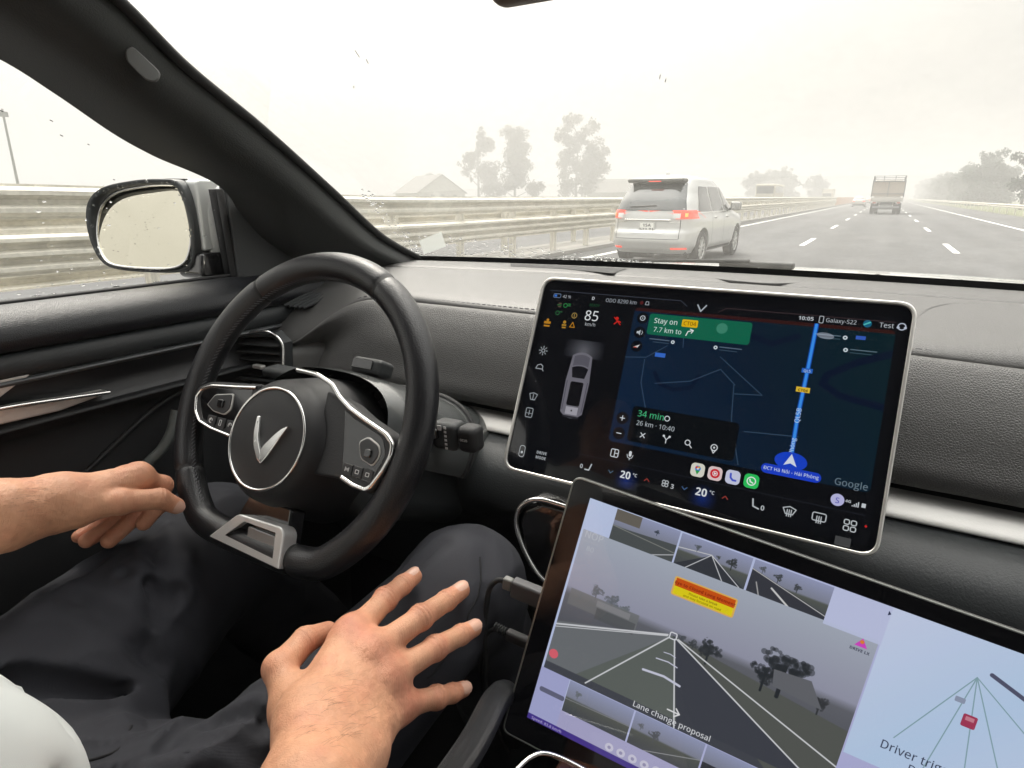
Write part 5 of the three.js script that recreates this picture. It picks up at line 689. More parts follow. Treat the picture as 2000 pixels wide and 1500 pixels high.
// ---------------------------------------------------------------- portable monitor leaning on the console (units of the drawing: 1/4000 m)
const monUI = canvasTex(1660, 1000, (c, W, H) => {
  const R = rngOf(12);
  c.fillStyle = '#040405'; c.fillRect(0, 0, W, H); c.save(); c.beginPath(); c.rect(75, 55, 1510, 852); c.clip();
  const bgd = c.createLinearGradient(75, 55, 1100, 900); bgd.addColorStop(0, '#cbd9f8'); bgd.addColorStop(1, '#b9b8e4'); c.fillStyle = bgd; c.fillRect(75, 55, 1510, 852);
  const bush = (x, y, r, col) => { for (let k = 0; k < 150; k++) { const a = R() * 6.3, q = Math.sqrt(R()) * r * (0.75 + 0.3 * Math.sin(3 * a + x)); c.globalAlpha = 0.5; disc(c, x + q * Math.cos(a), y + q * Math.sin(a) * 0.8, r * (0.05 + 0.11 * R()), col); } c.globalAlpha = 1; line(c, [[x, y], [x, y + r * 1.3]], col, r * 0.16); };
  const feed = (x, y, w, h, f) => { c.save(); c.beginPath(); c.rect(x, y, w, h); c.clip(); c.translate(x, y); const g = c.createLinearGradient(0, 0, 0, h); g.addColorStop(0, '#9fa6c8'); g.addColorStop(0.5, '#8a8ea0'); g.addColorStop(0.56, '#5d615c'); g.addColorStop(1, '#4c5056'); c.fillStyle = g; c.fillRect(0, 0, w, h); f(w, h); c.restore(); };
  feed(177, 58, 222, 112, (w, h) => { c.fillStyle = '#6f6a62'; c.fillRect(0, 0, 90, 40); c.fillStyle = '#54595a'; c.beginPath(); c.moveTo(0, 62); c.lineTo(w, 50); c.lineTo(w, h); c.lineTo(0, h); c.fill(); line(c, [[0, 60], [w, 78]], '#8a8c88', 3); bush(150, 30, 10, '#3c4450'); line(c, [[150, h], [w, 84]], '#c9cbd0', 3); });
  feed(405, 60, 230, 108, (w, h) => { c.fillStyle = '#3c3f46'; c.beginPath(); c.moveTo(0, h); c.lineTo(108, 40); c.lineTo(w, h); c.fill(); for (const x of [40, 160, 215]) line(c, [[108, 38], [x, h]], '#d6d8dc', 3); line(c, [[0, 50], [108, 38]], '#d6d8dc', 3); bush(175, 38, 20, '#3a3f40'); bush(60, 28, 12, '#5a6066'); bush(130, 36, 8, '#4a5050'); });
  feed(642, 60, 236, 110, (w, h) => { c.fillStyle = '#3e4048'; c.beginPath(); c.moveTo(0, 30); c.lineTo(w, 92); c.lineTo(w, h); c.lineTo(0, h); c.fill(); line(c, [[0, 32], [w, 96]], '#c9c9c9', 3); line(c, [[40, h], [22, 70]], '#b0b0b0', 4); line(c, [[130, h], [70, 72]], '#dcdcdc', 6); bush(80, 30, 15, '#43474a'); bush(140, 40, 14, '#43474a'); bush(30, 22, 12, '#5a5e64'); });
  // the main camera view
  c.save(); c.beginPath(); c.rect(83, 168, 952, 534); c.clip();
  let g = c.createLinearGradient(0, 168, 0, 674); g.addColorStop(0, '#b2bac8'); g.addColorStop(0.42, '#a0a2b6'); g.addColorStop(0.48, '#6a6c74'); g.addColorStop(1, '#4a4d55'); c.fillStyle = g; c.fillRect(83, 168, 952, 534);
  c.fillStyle = '#5d605c'; c.beginPath(); c.moveTo(473, 404); c.lineTo(1035, 470); c.lineTo(1035, 702); c.lineTo(860, 702); c.fill(); c.fillStyle = '#454851'; c.beginPath(); c.moveTo(473, 404); c.lineTo(1000, 674); c.lineTo(560, 674); c.fill(); c.fillStyle = '#666c68'; c.beginPath(); c.moveTo(473, 404); c.lineTo(560, 674); c.lineTo(200, 674); c.fill(); c.fillStyle = '#74787c'; c.beginPath(); c.moveTo(83, 520); c.lineTo(473, 404); c.lineTo(200, 674); c.lineTo(83, 674); c.fill();
  bush(592, 396, 42, '#34383c'); bush(540, 404, 20, '#44484c'); bush(500, 400, 16, '#50545a'); bush(820, 356, 78, '#2e3236'); bush(770, 400, 46, '#2e3236'); bush(190, 360, 26, '#6a7078'); bush(250, 372, 30, '#6a7078'); bush(300, 384, 20, '#70767c'); bush(940, 420, 30, '#3a3d40');
  c.fillStyle = '#6c6e74'; c.beginPath(); c.moveTo(790, 376); c.lineTo(900, 366); c.lineTo(950, 440); c.lineTo(800, 430); c.fill(); c.fillStyle = 'rgba(120,122,124,0.8)'; c.fillRect(100, 385, 250, 60); c.fillStyle = 'rgba(150,150,155,0.7)'; c.fillRect(200, 392, 120, 22); c.fillStyle = 'rgba(90,92,96,0.8)'; c.fillRect(205, 418, 140, 40);
  for (const [a, b, lw] of [[[81, 532], [455, 408], 6], [[81, 542], [455, 412], 3], [[240, 690], [462, 414], 5], [[560, 700], [480, 414], 5], [[1035, 590], [492, 410], 5], [[1010, 680], [488, 412], 5]]) line(c, [a, b], '#dcdee2', lw);
  for (const [y, w, k] of [[470, 22, 3], [500, 40, 4], [556, 70, 8]]) line(c, [[482 - w, y], [482, y - w * 0.1], [482 + w * 0.8, y + 2]], '#d8daee', k); c.strokeStyle = '#e8eaf0'; c.lineWidth = 4; rr(c, 462, 394, 22, 22, 5); c.stroke();
  line(c, [[524, 650], [564, 650]], '#f2f2f4', 5); line(c, [[550, 636], [564, 650], [550, 664]], '#f2f2f4', 5); c.restore();
  text(c, 'Lane change proposal', 545, 682, 27, '#eef0f4');
  text(c, 'NOP', 126, 182, 34, '#c8ccd6'); text(c, 'Available', 118, 204, 15, '#b8bcc8'); text(c, '80', 125, 230, 26, '#c4c8d2'); text(c, 'km/h', 125, 248, 11, '#b8bcc8');
  c.fillStyle = '#f0c060'; rr(c, 424, 206, 206, 66, 8); c.fill(); c.fillStyle = '#d85a18'; c.fillRect(430, 211, 194, 28); c.fillStyle = '#f2e01e'; c.fillRect(430, 239, 194, 28); text(c, 'Eye to Closed Long Moment', 527, 226, 15, '#8a1c08', 'center', 'sans-serif', 'bold'); text(c, 'Please take a break', 527, 248, 11, '#6a5a08'); text(c, 'and stay focused on road', 527, 260, 11, '#6a5a08');
  disc(c, 104, 640, 17, '#e86a78');
  // lower row
  c.fillStyle = '#b0b4e0'; c.fillRect(75, 702, 110, 186); c.fillStyle = '#6a6c84'; rr(c, 90, 772, 96, 18, 8); c.fill();
  feed(188, 704, 236, 118, (w, h) => { bush(40, 36, 14, '#70767c'); line(c, [[0, 70], [w, 62]], '#8a8c90', 3); }); feed(430, 704, 238, 118, (w, h) => { bush(80, 50, 22, '#5a5e64'); bush(30, 40, 12, '#686c72'); line(c, [[60, h], [w, 60]], '#9a9ca0', 3); }); feed(674, 704, 230, 118, (w, h) => { c.fillStyle = '#3c3e44'; c.fillRect(0, 60, w, 70); line(c, [[40, h], [110, 62]], '#c9c9c9', 4); line(c, [[220, h], [120, 62]], '#c9c9c9', 4); });
  c.fillStyle = '#b4b2d8'; c.fillRect(185, 822, 760, 66); for (let k = 0; k < 5; k++) { disc(c, 380 + k * 42, 868, 15, '#d8d6ea'); disc(c, 380 + k * 42, 868, 6, '#a09cc0'); }
  c.fillStyle = '#4b3a94'; c.fillRect(75, 886, 1510, 22); text(c, 'Speed: 83.8 km/h', 150, 897, 15, '#cfc8f0');
  // bird's eye panel
  g = c.createLinearGradient(1045, 55, 1585, 520); g.addColorStop(0, '#d6e0fb'); g.addColorStop(0.5, '#c4dcfa'); g.addColorStop(1, '#d2defb'); c.fillStyle = g; c.fillRect(1040, 55, 545, 480); c.fillStyle = 'rgba(205,213,245,0.9)'; c.fillRect(878, 55, 164, 124);
  c.fillStyle = '#e050d0'; c.beginPath(); c.moveTo(994, 178); c.lineTo(1012, 206); c.lineTo(976, 206); c.fill(); disc(c, 994, 190, 6, '#f08a3c'); text(c, 'DRIVE LX', 994, 217, 13, '#3c3e50', 'center', 'sans-serif', 'bold');
  for (const [x, y] of [[1150, 430], [1240, 500], [1350, 520], [1450, 480], [1520, 330]]) line(c, [[1291, 166], [x, y]], '#8fb0b8', 3); c.fillStyle = '#b04060'; rr(c, 1290, 278, 36, 38, 5); c.fill(); c.fillStyle = '#d88a9c'; c.fillRect(1297, 284, 22, 12); c.fillStyle = '#9aa4bc'; rr(c, 1258, 238, 26, 16, 4); c.fill(); line(c, [[1322, 144], [1470, 200]], '#5a5c74', 12); c.fillStyle = '#26304a'; c.beginPath(); c.moveTo(1034, 70); c.lineTo(1034, 84); c.lineTo(1042, 78); c.fill();
  text(c, 'Driver triggered lane change', 1122, 462, 36, '#3c4258', 'left'); text(c, 'Deactivate', 1206, 500, 34, '#3c4258', 'left');
  for (let k = 0; k < 60; k++) { c.fillStyle = ['#5c6a80', '#8a5a4a', '#3c4c8a', '#7a8a6a'][k % 4]; c.fillRect(1060 + R() * 260, 540 + R() * 130, 26 * R(), 16 * R()); }
  c.restore();
});
{
  const m = thing('portable_monitor', 'tilted portable monitor showing driver-assistance camera views in front of the touchscreen', 'monitor', [-0.2045, EYE - 0.2377, -0.464]);
  const X = V3(0.9808, -0.1676, -0.0999).normalize(), Yd = V3(-0.1323, -0.9476, 0.2907); Yd.addScaledVector(X, -Yd.dot(X)).normalize(); const Y = Yd.clone().negate(), Z = V3().crossVectors(X, Y); m.quaternion.setFromRotationMatrix(new THREE.Matrix4().makeBasis(X, Y, Z));
  const w = 0.415, h = 0.25, cx = w / 2, cy = -h / 2, off = (g) => g.translate(cx, cy, 0);
  part(m, 'casing', off(plate(rrShape(w, h, 0.008), 0, 0.006, 0.001, -0.0085)), std({ color: rgb(0.05, 0.05, 0.05), roughness: 0.4 }), true);
  part(m, 'metal_edge', off(plate(rrShape(w + 0.001, h + 0.001, 0.0085), 0, 0.0026, 0.0004, -0.003, [rrShape(w - 0.002, h - 0.002, 0.0075)])), std({ color: rgb(0.35, 0.36, 0.34), metalness: 0.8, roughness: 0.3 }), true);
  const gg = new THREE.ShapeGeometry(rrShape(w - 0.0015, h - 0.0015, 0.0078), 8); gg.translate(0, 0, -0.0005); part(m, 'display_screen', off(fit(gg, w, h)), screenGlass(monUI, 0.37), true);
  part(m, 'stand', off(box(0.3, 0.14, 0.006, 0, -0.03, -0.013, 0.002)), M.black, true);
  const cb = thing('cable_adapter', 'grey video adapter plugged into the left edge of the monitor with its looping cable', 'adapter', [-0.255, EYE - 0.375, -0.465]);
  const ax = V3(0.96, -0.14, -0.1).normalize(), q = new THREE.Quaternion().setFromUnitVectors(V3(1, 0, 0), ax), put = (g, p) => { g.applyQuaternion(q); g.translate(p.x, p.y, p.z); return g; };
  part(cb, 'plug_body', put(box(0.036, 0.02, 0.012, 0, 0, 0, 0.003, 3), C(-0.249, -0.374, -0.463)), std({ color: rgb(0.09, 0.09, 0.095), roughness: 0.5 })); part(cb, 'collar', put(box(0.01, 0.013, 0.008, 0, 0, 0, 0.002), C(-0.2715, -0.3695, -0.461)), std({ color: rgb(0.2, 0.2, 0.19), roughness: 0.5 }));
  part(cb, 'cable', tube([[-0.273, -0.3685, -0.461], [-0.281, -0.3675, -0.459], [-0.288, -0.375, -0.455], [-0.29, -0.395, -0.449], [-0.288, -0.42, -0.443], [-0.284, -0.45, -0.437], [-0.282, -0.475, -0.432], [-0.277, -0.5, -0.43], [-0.26, -0.56, -0.44]].map((p) => C(...p)), 0.0028, 80, 8), M.black);
  const c2 = thing('power_cable', 'black power plug with ribbed strain relief in the lower left edge of the monitor', 'cable', [-0.255, EYE - 0.42, -0.448]);
  part(c2, 'plug_body', put(box(0.026, 0.012, 0.009, 0, 0, 0, 0.003, 3), C(-0.252, -0.418, -0.4475)), std({ color: rgb(0.05, 0.05, 0.053), roughness: 0.5 }));
  const ribs = []; for (let k = 0; k < 5; k++) ribs.push(put(new THREE.TorusGeometry(0.0036, 0.0012, 6, 16).rotateY(Math.PI / 2), C(-0.2665 - k * 0.0028, -0.4145 + k * 0.0003, -0.4463))); part(c2, 'strain_relief', ribs, M.lower);
  part(c2, 'cable', tube([[-0.264, -0.415, -0.4465], [-0.278, -0.4155, -0.445], [-0.286, -0.424, -0.443], [-0.289, -0.44, -0.44], [-0.29, -0.47, -0.437], [-0.28, -0.52, -0.44]].map((p) => C(...p)), 0.0024, 60, 8), M.black);
}
// ---------------------------------------------------------------- the driver
function surfaceNets(f, lo, hi, cell) { // mesh of f = 0 (f < 0 inside)
  const n = [0, 1, 2].map((k) => Math.ceil((hi[k] - lo[k]) / cell) + 1), [nx, ny, nz] = n, F = new Float32Array(nx * ny * nz);
  for (let k = 0, q = 0; k < nz; k++) for (let j = 0; j < ny; j++) for (let i = 0; i < nx; i++, q++) F[q] = f(lo[0] + i * cell, lo[1] + j * cell, lo[2] + k * cell);
  const id = new Int32Array(nx * ny * nz).fill(-1), P = [], I = [], at = (i, j, k) => i + nx * (j + ny * k);
  for (let k = 0; k < nz - 1; k++) for (let j = 0; j < ny - 1; j++) for (let i = 0; i < nx - 1; i++) {
    let m = 0, sx = 0, sy = 0, sz = 0, c = 0; const v = [];
    for (let q = 0; q < 8; q++) { v[q] = F[at(i + (q & 1), j + (q >> 1 & 1), k + (q >> 2))]; if (v[q] < 0) m |= 1 << q; }
    if (m === 0 || m === 255) continue;
    for (let a = 0; a < 8; a++) for (const b of [a | 1, a | 2, a | 4]) if (b !== a && (v[a] < 0) !== (v[b] < 0)) { const t = v[a] / (v[a] - v[b]); sx += (a & 1) + t * ((b & 1) - (a & 1)); sy += (a >> 1 & 1) + t * ((b >> 1 & 1) - (a >> 1 & 1)); sz += (a >> 2) + t * ((b >> 2) - (a >> 2)); c++; }
    id[at(i, j, k)] = P.length / 3; P.push(lo[0] + (i + sx / c) * cell, lo[1] + (j + sy / c) * cell, lo[2] + (k + sz / c) * cell);
  }
  for (let k = 1; k < nz - 1; k++) for (let j = 1; j < ny - 1; j++) for (let i = 1; i < nx - 1; i++) {
    const a = F[at(i, j, k)] < 0;
    const quad = (p, q, r, s, fl) => { if (p < 0 || q < 0 || r < 0 || s < 0) return; if (fl) I.push(p, q, r, p, r, s); else I.push(p, r, q, p, s, r); };
    if (a !== F[at(i + 1, j, k)] < 0) quad(id[at(i, j - 1, k - 1)], id[at(i, j, k - 1)], id[at(i, j, k)], id[at(i, j - 1, k)], a);
    if (a !== F[at(i, j + 1, k)] < 0) quad(id[at(i - 1, j, k - 1)], id[at(i - 1, j, k)], id[at(i, j, k)], id[at(i, j, k - 1)], a);
    if (a !== F[at(i, j, k + 1)] < 0) quad(id[at(i - 1, j - 1, k)], id[at(i, j - 1, k)], id[at(i, j, k)], id[at(i - 1, j, k)], a);
  }
  const N = new Float32Array(P.length), e = cell * 0.6;
  for (let q = 0; q < P.length; q += 3) { const x = P[q], y = P[q + 1], z = P[q + 2]; let a = f(x + e, y, z) - f(x - e, y, z), b = f(x, y + e, z) - f(x, y - e, z), c = f(x, y, z + e) - f(x, y, z - e); const l = Math.hypot(a, b, c) || 1; N[q] = a / l; N[q + 1] = b / l; N[q + 2] = c / l; }
  const g = new THREE.BufferGeometry(); g.setAttribute('position', new THREE.Float32BufferAttribute(P, 3)); g.setAttribute('normal', new THREE.Float32BufferAttribute(N, 3)); g.setIndex(I);
  const uv = new Float32Array(P.length / 3 * 2); for (let q = 0; q < P.length / 3; q++) { uv[2 * q] = P[3 * q] + 0.35 * P[3 * q + 1]; uv[2 * q + 1] = P[3 * q + 2] + 0.65 * P[3 * q + 1]; } g.setAttribute('uv', new THREE.BufferAttribute(uv, 2));
  return g;
}
function bone(a, b, ra, rb) { const bx = b[0] - a[0], by = b[1] - a[1], bz = b[2] - a[2], l2 = bx * bx + by * by + bz * bz || 1e-9; return (x, y, z) => { const px = x - a[0], py = y - a[1], pz = z - a[2]; let h = (px * bx + py * by + pz * bz) / l2; h = h < 0 ? 0 : h > 1 ? 1 : h; const dx = px - bx * h, dy = py - by * h, dz = pz - bz * h; return Math.sqrt(dx * dx + dy * dy + dz * dz) - ra - (rb - ra) * h; }; }
const smin2 = (p, q) => (x, y, z) => smin(p(x, y, z), q(x, y, z), 0.04);
const smin = (a, b, k) => { const h = k - Math.abs(a - b); return h > 0 ? Math.min(a, b) - h * h / (4 * k) : Math.min(a, b); };
const skinM = phy({ vertexColors: true, roughness: 0.48, bumpMap: null, sheen: 0.15, sheenRoughness: 0.6, sheenColor: rgb(0.9, 0.5, 0.4) });
skinM.bumpMap = tex(512, (u, v) => { const [a, b] = cells(u, v, 60, 71), [c, d] = cells(u, v, 22, 72); return 0.3 + 0.35 * Math.min(1, (b - a) * 2) + 0.25 * Math.min(1, (d - c) * 1.6) + 0.1 * tnoise(u, v, 128, 73); }); skinM.bumpMap.repeat.set(16, 16); skinM.bumpScale = 0.0005;
const HR = {
  index: [[-0.3419, -0.3591, -0.3161], [-0.3475, -0.3561, -0.3666], [-0.3517, -0.3600, -0.3954], [-0.3522, -0.3609, -0.4132]],
  middle: [[-0.3167, -0.3640, -0.3109], [-0.3089, -0.3631, -0.3692], [-0.3072, -0.3678, -0.4059], [-0.3056, -0.3696, -0.4283]],
  ring: [[-0.2993, -0.3783, -0.3074], [-0.2891, -0.3835, -0.3630], [-0.2851, -0.3914, -0.3968], [-0.2823, -0.3948, -0.4141]],
  pinky: [[-0.2867, -0.3997, -0.3074], [-0.2747, -0.4149, -0.3441], [-0.2724, -0.4251, -0.3633], [-0.2699, -0.4307, -0.3773]],
  thumb: [[-0.3365, -0.3795, -0.2489], [-0.3734, -0.3682, -0.2660], [-0.3779, -0.3651, -0.2978], [-0.3758, -0.3715, -0.3205]],
  arm: [[-0.2911, -0.3732, -0.2384], [-0.2612, -0.3610, -0.1916], [-0.2163, -0.3710, -0.0958]],
};
const HL = {
  index: [[-0.6659, -0.2940, -0.3319], [-0.6662, -0.3142, -0.3559], [-0.6730, -0.3386, -0.3530], [-0.6720, -0.3522, -0.3316]],
  middle: [[-0.6900, -0.3038, -0.3326], [-0.6881, -0.3309, -0.3549], [-0.6897, -0.3491, -0.3337], [-0.6864, -0.3622, -0.2997]],
  ring: [[-0.7085, -0.3135, -0.3298], [-0.7067, -0.3407, -0.3425], [-0.7072, -0.3564, -0.3169], [-0.7083, -0.3625, -0.2875]],
  pinky: [[-0.7249, -0.3218, -0.3247], [-0.7242, -0.3463, -0.3302], [-0.7244, -0.3579, -0.3089], [-0.7240, -0.3620, -0.2874]],
  thumb: [[-0.6626, -0.3006, -0.2669], [-0.6481, -0.3053, -0.3009], [-0.6367, -0.3140, -0.3350], [-0.6339, -0.3286, -0.3496]],
  arm: [[-0.6802, -0.2964, -0.2562], [-0.6774, -0.2868, -0.2100], [-0.73, -0.272, -0.06]],
};
function handField(H, opt) {
  const { palmK = 0.016, fk = 0.012, up } = opt, RAD = { index: [0.0122, 0.0101, 0.0093, 0.0083], middle: [0.0125, 0.0104, 0.0095, 0.0085], ring: [0.012, 0.0099, 0.0091, 0.0081], pinky: [0.0108, 0.0088, 0.0081, 0.0072], thumb: [0.0165, 0.0125, 0.0108, 0.009] };
  const palm = [], W = H.arm[0]; const mid = (a, b, t) => a.map((v, i) => v + (b[i] - v) * t);
  const W1 = H.wristSides || [W, W];
  palm.push(bone(W1[0], H.index[0], 0.019, 0.0125), bone(mid(W1[0], W1[1], 0.35), H.middle[0], 0.019, 0.013), bone(mid(W1[0], W1[1], 0.65), H.ring[0], 0.019, 0.0125), bone(W1[1], H.pinky[0], 0.019, 0.0115));
  palm.push(bone(H.index[0], H.middle[0], 0.0105, 0.011), bone(H.middle[0], H.ring[0], 0.011, 0.0105), bone(H.ring[0], H.pinky[0], 0.0105, 0.0095));
  palm.push(bone(W, H.thumb[0], 0.02, 0.0165), bone(H.thumb[0], H.index[0], 0.013, 0.0095));
  const fore = [bone(W1[0], H.arm[1], 0.0215, 0.0265), bone(W1[1], mid(H.arm[1], H.arm[2], 0.02).map((v, i) => v + (opt.side ? opt.side[i] * 0.012 : 0)), 0.0215, 0.0265), bone(H.arm[1], H.arm[2], 0.029, 0.041)];
  const fingers = ['index', 'middle', 'ring', 'pinky', 'thumb'].map((n) => { const p = H[n], r = RAD[n]; const seg = [bone(p[0], p[1], r[0], r[1]), bone(p[1], p[2], r[1], r[2]), bone(p[2], p[3], r[2], r[3])]; const kn = bone(p[1], p[1], r[1] * 1.025, r[1] * 1.025); return { seg, kn, p, r, thumb: n === 'thumb' }; });
  // knuckle creases on the back of each middle joint
  const ups = up, dors = up.map((v) => v * 0.014), tendons = ['index', 'middle', 'ring', 'pinky'].map((n) => bone(mid(W, H[n][0], 0.25).map((v, i) => v + dors[i]), H[n][0].map((v, i) => v + dors[i] * 0.85), 0, 0));
  const f = (x, y, z) => {
    let d = palm[0](x, y, z); for (let i = 1; i < palm.length; i++) d = smin(d, palm[i](x, y, z), palmK);
    for (const q of fore) d = smin(d, q(x, y, z), 0.02);
    if (d < 0.006 && d > -0.006) { for (const tn of tendons) { const e = tn(x, y, z); d -= opt.tendon * Math.exp(-e * e / 0.000012); } d += 0.00025 * noise3(x * 300, y * 300, z * 300) + 0.0006 * noise3(x * 90, y * 90, z * 90); }
    for (const g of fingers) {
      let e = g.seg[0](x, y, z); if (e > 0.11) continue; e = smin(e, g.seg[1](x, y, z), 0.004); e = smin(e, g.seg[2](x, y, z), 0.004); e = smin(e, g.kn(x, y, z), 0.005);
      for (const j of g.thumb ? [2] : [1, 2]) { const a = g.p[j], b = g.p[j - 1], c = g.p[j + 1], tx = c[0] - b[0], ty = c[1] - b[1], tz = c[2] - b[2], tl = Math.hypot(tx, ty, tz), s = ((x - a[0]) * tx + (y - a[1]) * ty + (z - a[2]) * tz) / tl; const dorsal = ((x - a[0]) * ups[0] + (y - a[1]) * ups[1] + (z - a[2]) * ups[2]); if (dorsal > 0 && Math.abs(s) < 0.009) e += (j === 1 ? 0.0008 : 0.0005) * Math.cos(s * 2 * Math.PI / 0.0042) * Math.exp(-s * s / 0.00002) * Math.min(1, dorsal / 0.005); }
      const b0 = g.p[0], bd = Math.hypot(x - b0[0], y - b0[1], z - b0[2]); d = smin(d, e, fk * (0.3 + 0.7 * sstep(0.045, 0.02, bd)));
    }
    return d;
  };
  return { f, fingers };
}
function boundsOf(H, pad) { const lo = [9, 9, 9], hi = [-9, -9, -9]; for (const k of Object.keys(H)) if (k !== 'wristSides') H[k].forEach((p, i) => { if (k === 'arm' && i === 2) return; p.forEach((v, c) => { lo[c] = Math.min(lo[c], v - pad); hi[c] = Math.max(hi[c], v + pad); }); }); return [lo, hi]; }
{
  HR.wristSides = [[-0.3085, -0.3640, -0.2385], [-0.2740, -0.3850, -0.2440]];
  HL.wristSides = [[-0.6760, -0.2905, -0.2600], [-0.6980, -0.3060, -0.2620]];
  const P = thing('person', 'driver in white shirt and dark trousers, hands resting on the thighs', 'person', [-0.534, EYE - 0.62, 0.0]);
  const skin = [];
  const paintSkin = (g, H, knR) => { // colour belongs to the skin: redder knuckles and fingertips, uneven tone
    const p = g.attributes.position, col = new Float32Array(p.count * 3), spots = []; if (H) for (const k of ['index', 'middle', 'ring', 'pinky', 'thumb']) { spots.push([H[k][0], 0.011, k === 'thumb' ? 0.1 : knR], [H[k][1], 0.007, 0.3], [H[k][2], 0.006, 0.16], [H[k][3], 0.009, 0.22]); }
    for (let i = 0; i < p.count; i++) { const x = p.getX(i), y = p.getY(i), z = p.getZ(i); let r = 0; for (const [s, w, a] of spots) { const d2 = (x - s[0]) ** 2 + (y - s[1]) ** 2 + (z - s[2]) ** 2; r += a * Math.exp(-Math.pow(Math.max(0, Math.sqrt(d2) - 0.008) / w, 2)); } r *= 0.65 + 0.6 * (0.5 + 0.5 * noise3(x * 220, y * 220, z * 220)); r += 0.22 * Math.max(0, noise3(x * 55 + 9, y * 55, z * 55)) + 0.12 * Math.max(0, noise3(x * 170, y * 170 + 5, z * 170)); r = Math.min(r, 0.85); const t = 1 + 0.07 * noise3(x * 45, y * 45, z * 45) + 0.07 * noise3(x * 160, y * 160, z * 160) + 0.05 * noise3(x * 420, y * 420, z * 420); col[3 * i] = 0.62 * t * (1 - 0.12 * r); col[3 * i + 1] = 0.315 * t * (1 - 0.55 * r); col[3 * i + 2] = 0.185 * t * (1 - 0.5 * r); }
    g.setAttribute('color', new THREE.BufferAttribute(col, 3)); return g;
  };
  const rh = handField(HR, { tendon: 0.0009, up: [-0.1, 0.9, 0.4], side: [0.9, -0.4, 0] }), lh = handField(HL, { tendon: 0.0004, up: [0.25, 0.8, -0.5], fk: 0.006, palmK: 0.016 });
  for (const [H, h, kn] of [[HR, rh, 0.75], [HL, lh, 0.3]]) { const [lo, hi] = boundsOf(H, 0.036); skin.push(paintSkin(surfaceNets(h.f, lo, hi, 0.0017), H, kn)); }
  // arms above the wrist grids, neck and head, coarser
  const L2 = HL.arm, R2 = HR.arm, shL = [-0.72, -0.02, 0.22], shR = [-0.35, -0.02, 0.22], elL = [-0.80, -0.30, 0.06], elR = [-0.20, -0.36, 0.02], headC = [-0.534, 0.2, 0.24];
  const body = [bone(L2[1], L2[2], 0.029, 0.041), bone(L2[2], elL, 0.041, 0.042), bone(elL, shL, 0.043, 0.055), bone(R2[1], R2[2], 0.029, 0.041), bone(R2[2], elR, 0.041, 0.042), bone(elR, shR, 0.043, 0.055), bone(shL, shR, 0.06, 0.06), bone([-0.534, 0.0, 0.24], [-0.534, 0.12, 0.235], 0.056, 0.055), bone([-0.534, -0.02, 0.24], [-0.534, -0.45, 0.08], 0.12, 0.12)];
  const head = (x, y, z) => { const d = Math.hypot((x - headC[0]) / 0.078, (y - headC[1]) / 0.115, (z - headC[2]) / 0.098) - 1; let e = d * 0.085; e = smin(e, bone([-0.534, 0.21, 0.15], [-0.534, 0.175, 0.128], 0.009, 0.014)(x, y, z), 0.012); e = smin(e, bone([-0.534, 0.125, 0.17], [-0.534, 0.115, 0.165], 0.03, 0.028)(x, y, z), 0.03); for (const s of [-1, 1]) { e = smin(e, bone([-0.534 + s * 0.08, 0.215, 0.25], [-0.534 + s * 0.084, 0.18, 0.245], 0.012, 0.01)(x, y, z), 0.006); e = Math.max(e, -(Math.hypot(x - (-0.534 + s * 0.032), y - 0.212, z - 0.138) - 0.016)); e = Math.min(e, Math.hypot(x - (-0.534 + s * 0.032), y - 0.21, z - 0.156) - 0.0125); } e = smin(e, bone([-0.555, 0.145, 0.147], [-0.513, 0.145, 0.147], 0.006, 0.006)(x, y, z), 0.006); return e; };
  const bodyF = (x, y, z) => { let d = body[0](x, y, z); for (let i = 1; i < body.length; i++) d = smin(d, body[i](x, y, z), 0.03); return smin(d, head(x, y, z), 0.02); };
  // cut where the fine hand grids take over
  const cutL = L2[1], cutR = R2[1];
  skin.push(paintSkin(surfaceNets(bodyF, [-0.9, -0.6, -0.24], [-0.1, 0.36, 0.4], 0.011), null));
  const toCabin = (g) => g.translate(0, EYE, 0);
  const bodyMesh = part(P, 'body', toCabin(mergeGeometries(skin.map((g) => { g.deleteAttribute('uv'); const p = g.attributes.position, uv = new Float32Array(p.count * 2); for (let i = 0; i < p.count; i++) { uv[2 * i] = p.getX(i) + 0.4 * p.getY(i); uv[2 * i + 1] = p.getZ(i) + 0.6 * p.getY(i); } g.setAttribute('uv', new THREE.BufferAttribute(uv, 2)); return g; }))), skinM);
  // nails
  const nailM = phy({ color: rgb(0.7, 0.42, 0.32), roughness: 0.22, clearcoat: 0.5, clearcoatRoughness: 0.2 });
  const nail = (H, n, r, up) => { const a = V3(...H[n][2]), b = V3(...H[n][3]), t = b.clone().sub(a).normalize(), u = V3(...up); u.addScaledVector(t, -u.dot(t)).normalize(); const s = V3().crossVectors(t, u); const rows = []; for (let j = 0; j <= 8; j++) { const v = j / 8, row = []; for (let i = 0; i <= 8; i++) { const w = (i / 8 - 0.5) * 2, ww = w * 0.82 * Math.sqrt(Math.max(0.05, 1 - Math.pow(Math.abs(2 * v - 0.95), 4) * 0.7)); const ang = ww * 1.05; row.push(b.clone().addScaledVector(t, (v - 0.66) * r * 1.9).addScaledVector(u, r * 1.045 * Math.cos(ang) - (v > 0.8 ? (v - 0.8) * r * 0.5 : 0)).addScaledVector(s, r * 1.0 * Math.sin(ang)).add(V3(0, EYE, 0))); } rows.push(row); } part(bodyMesh, 'fingernail', loft(rows), nailM); };
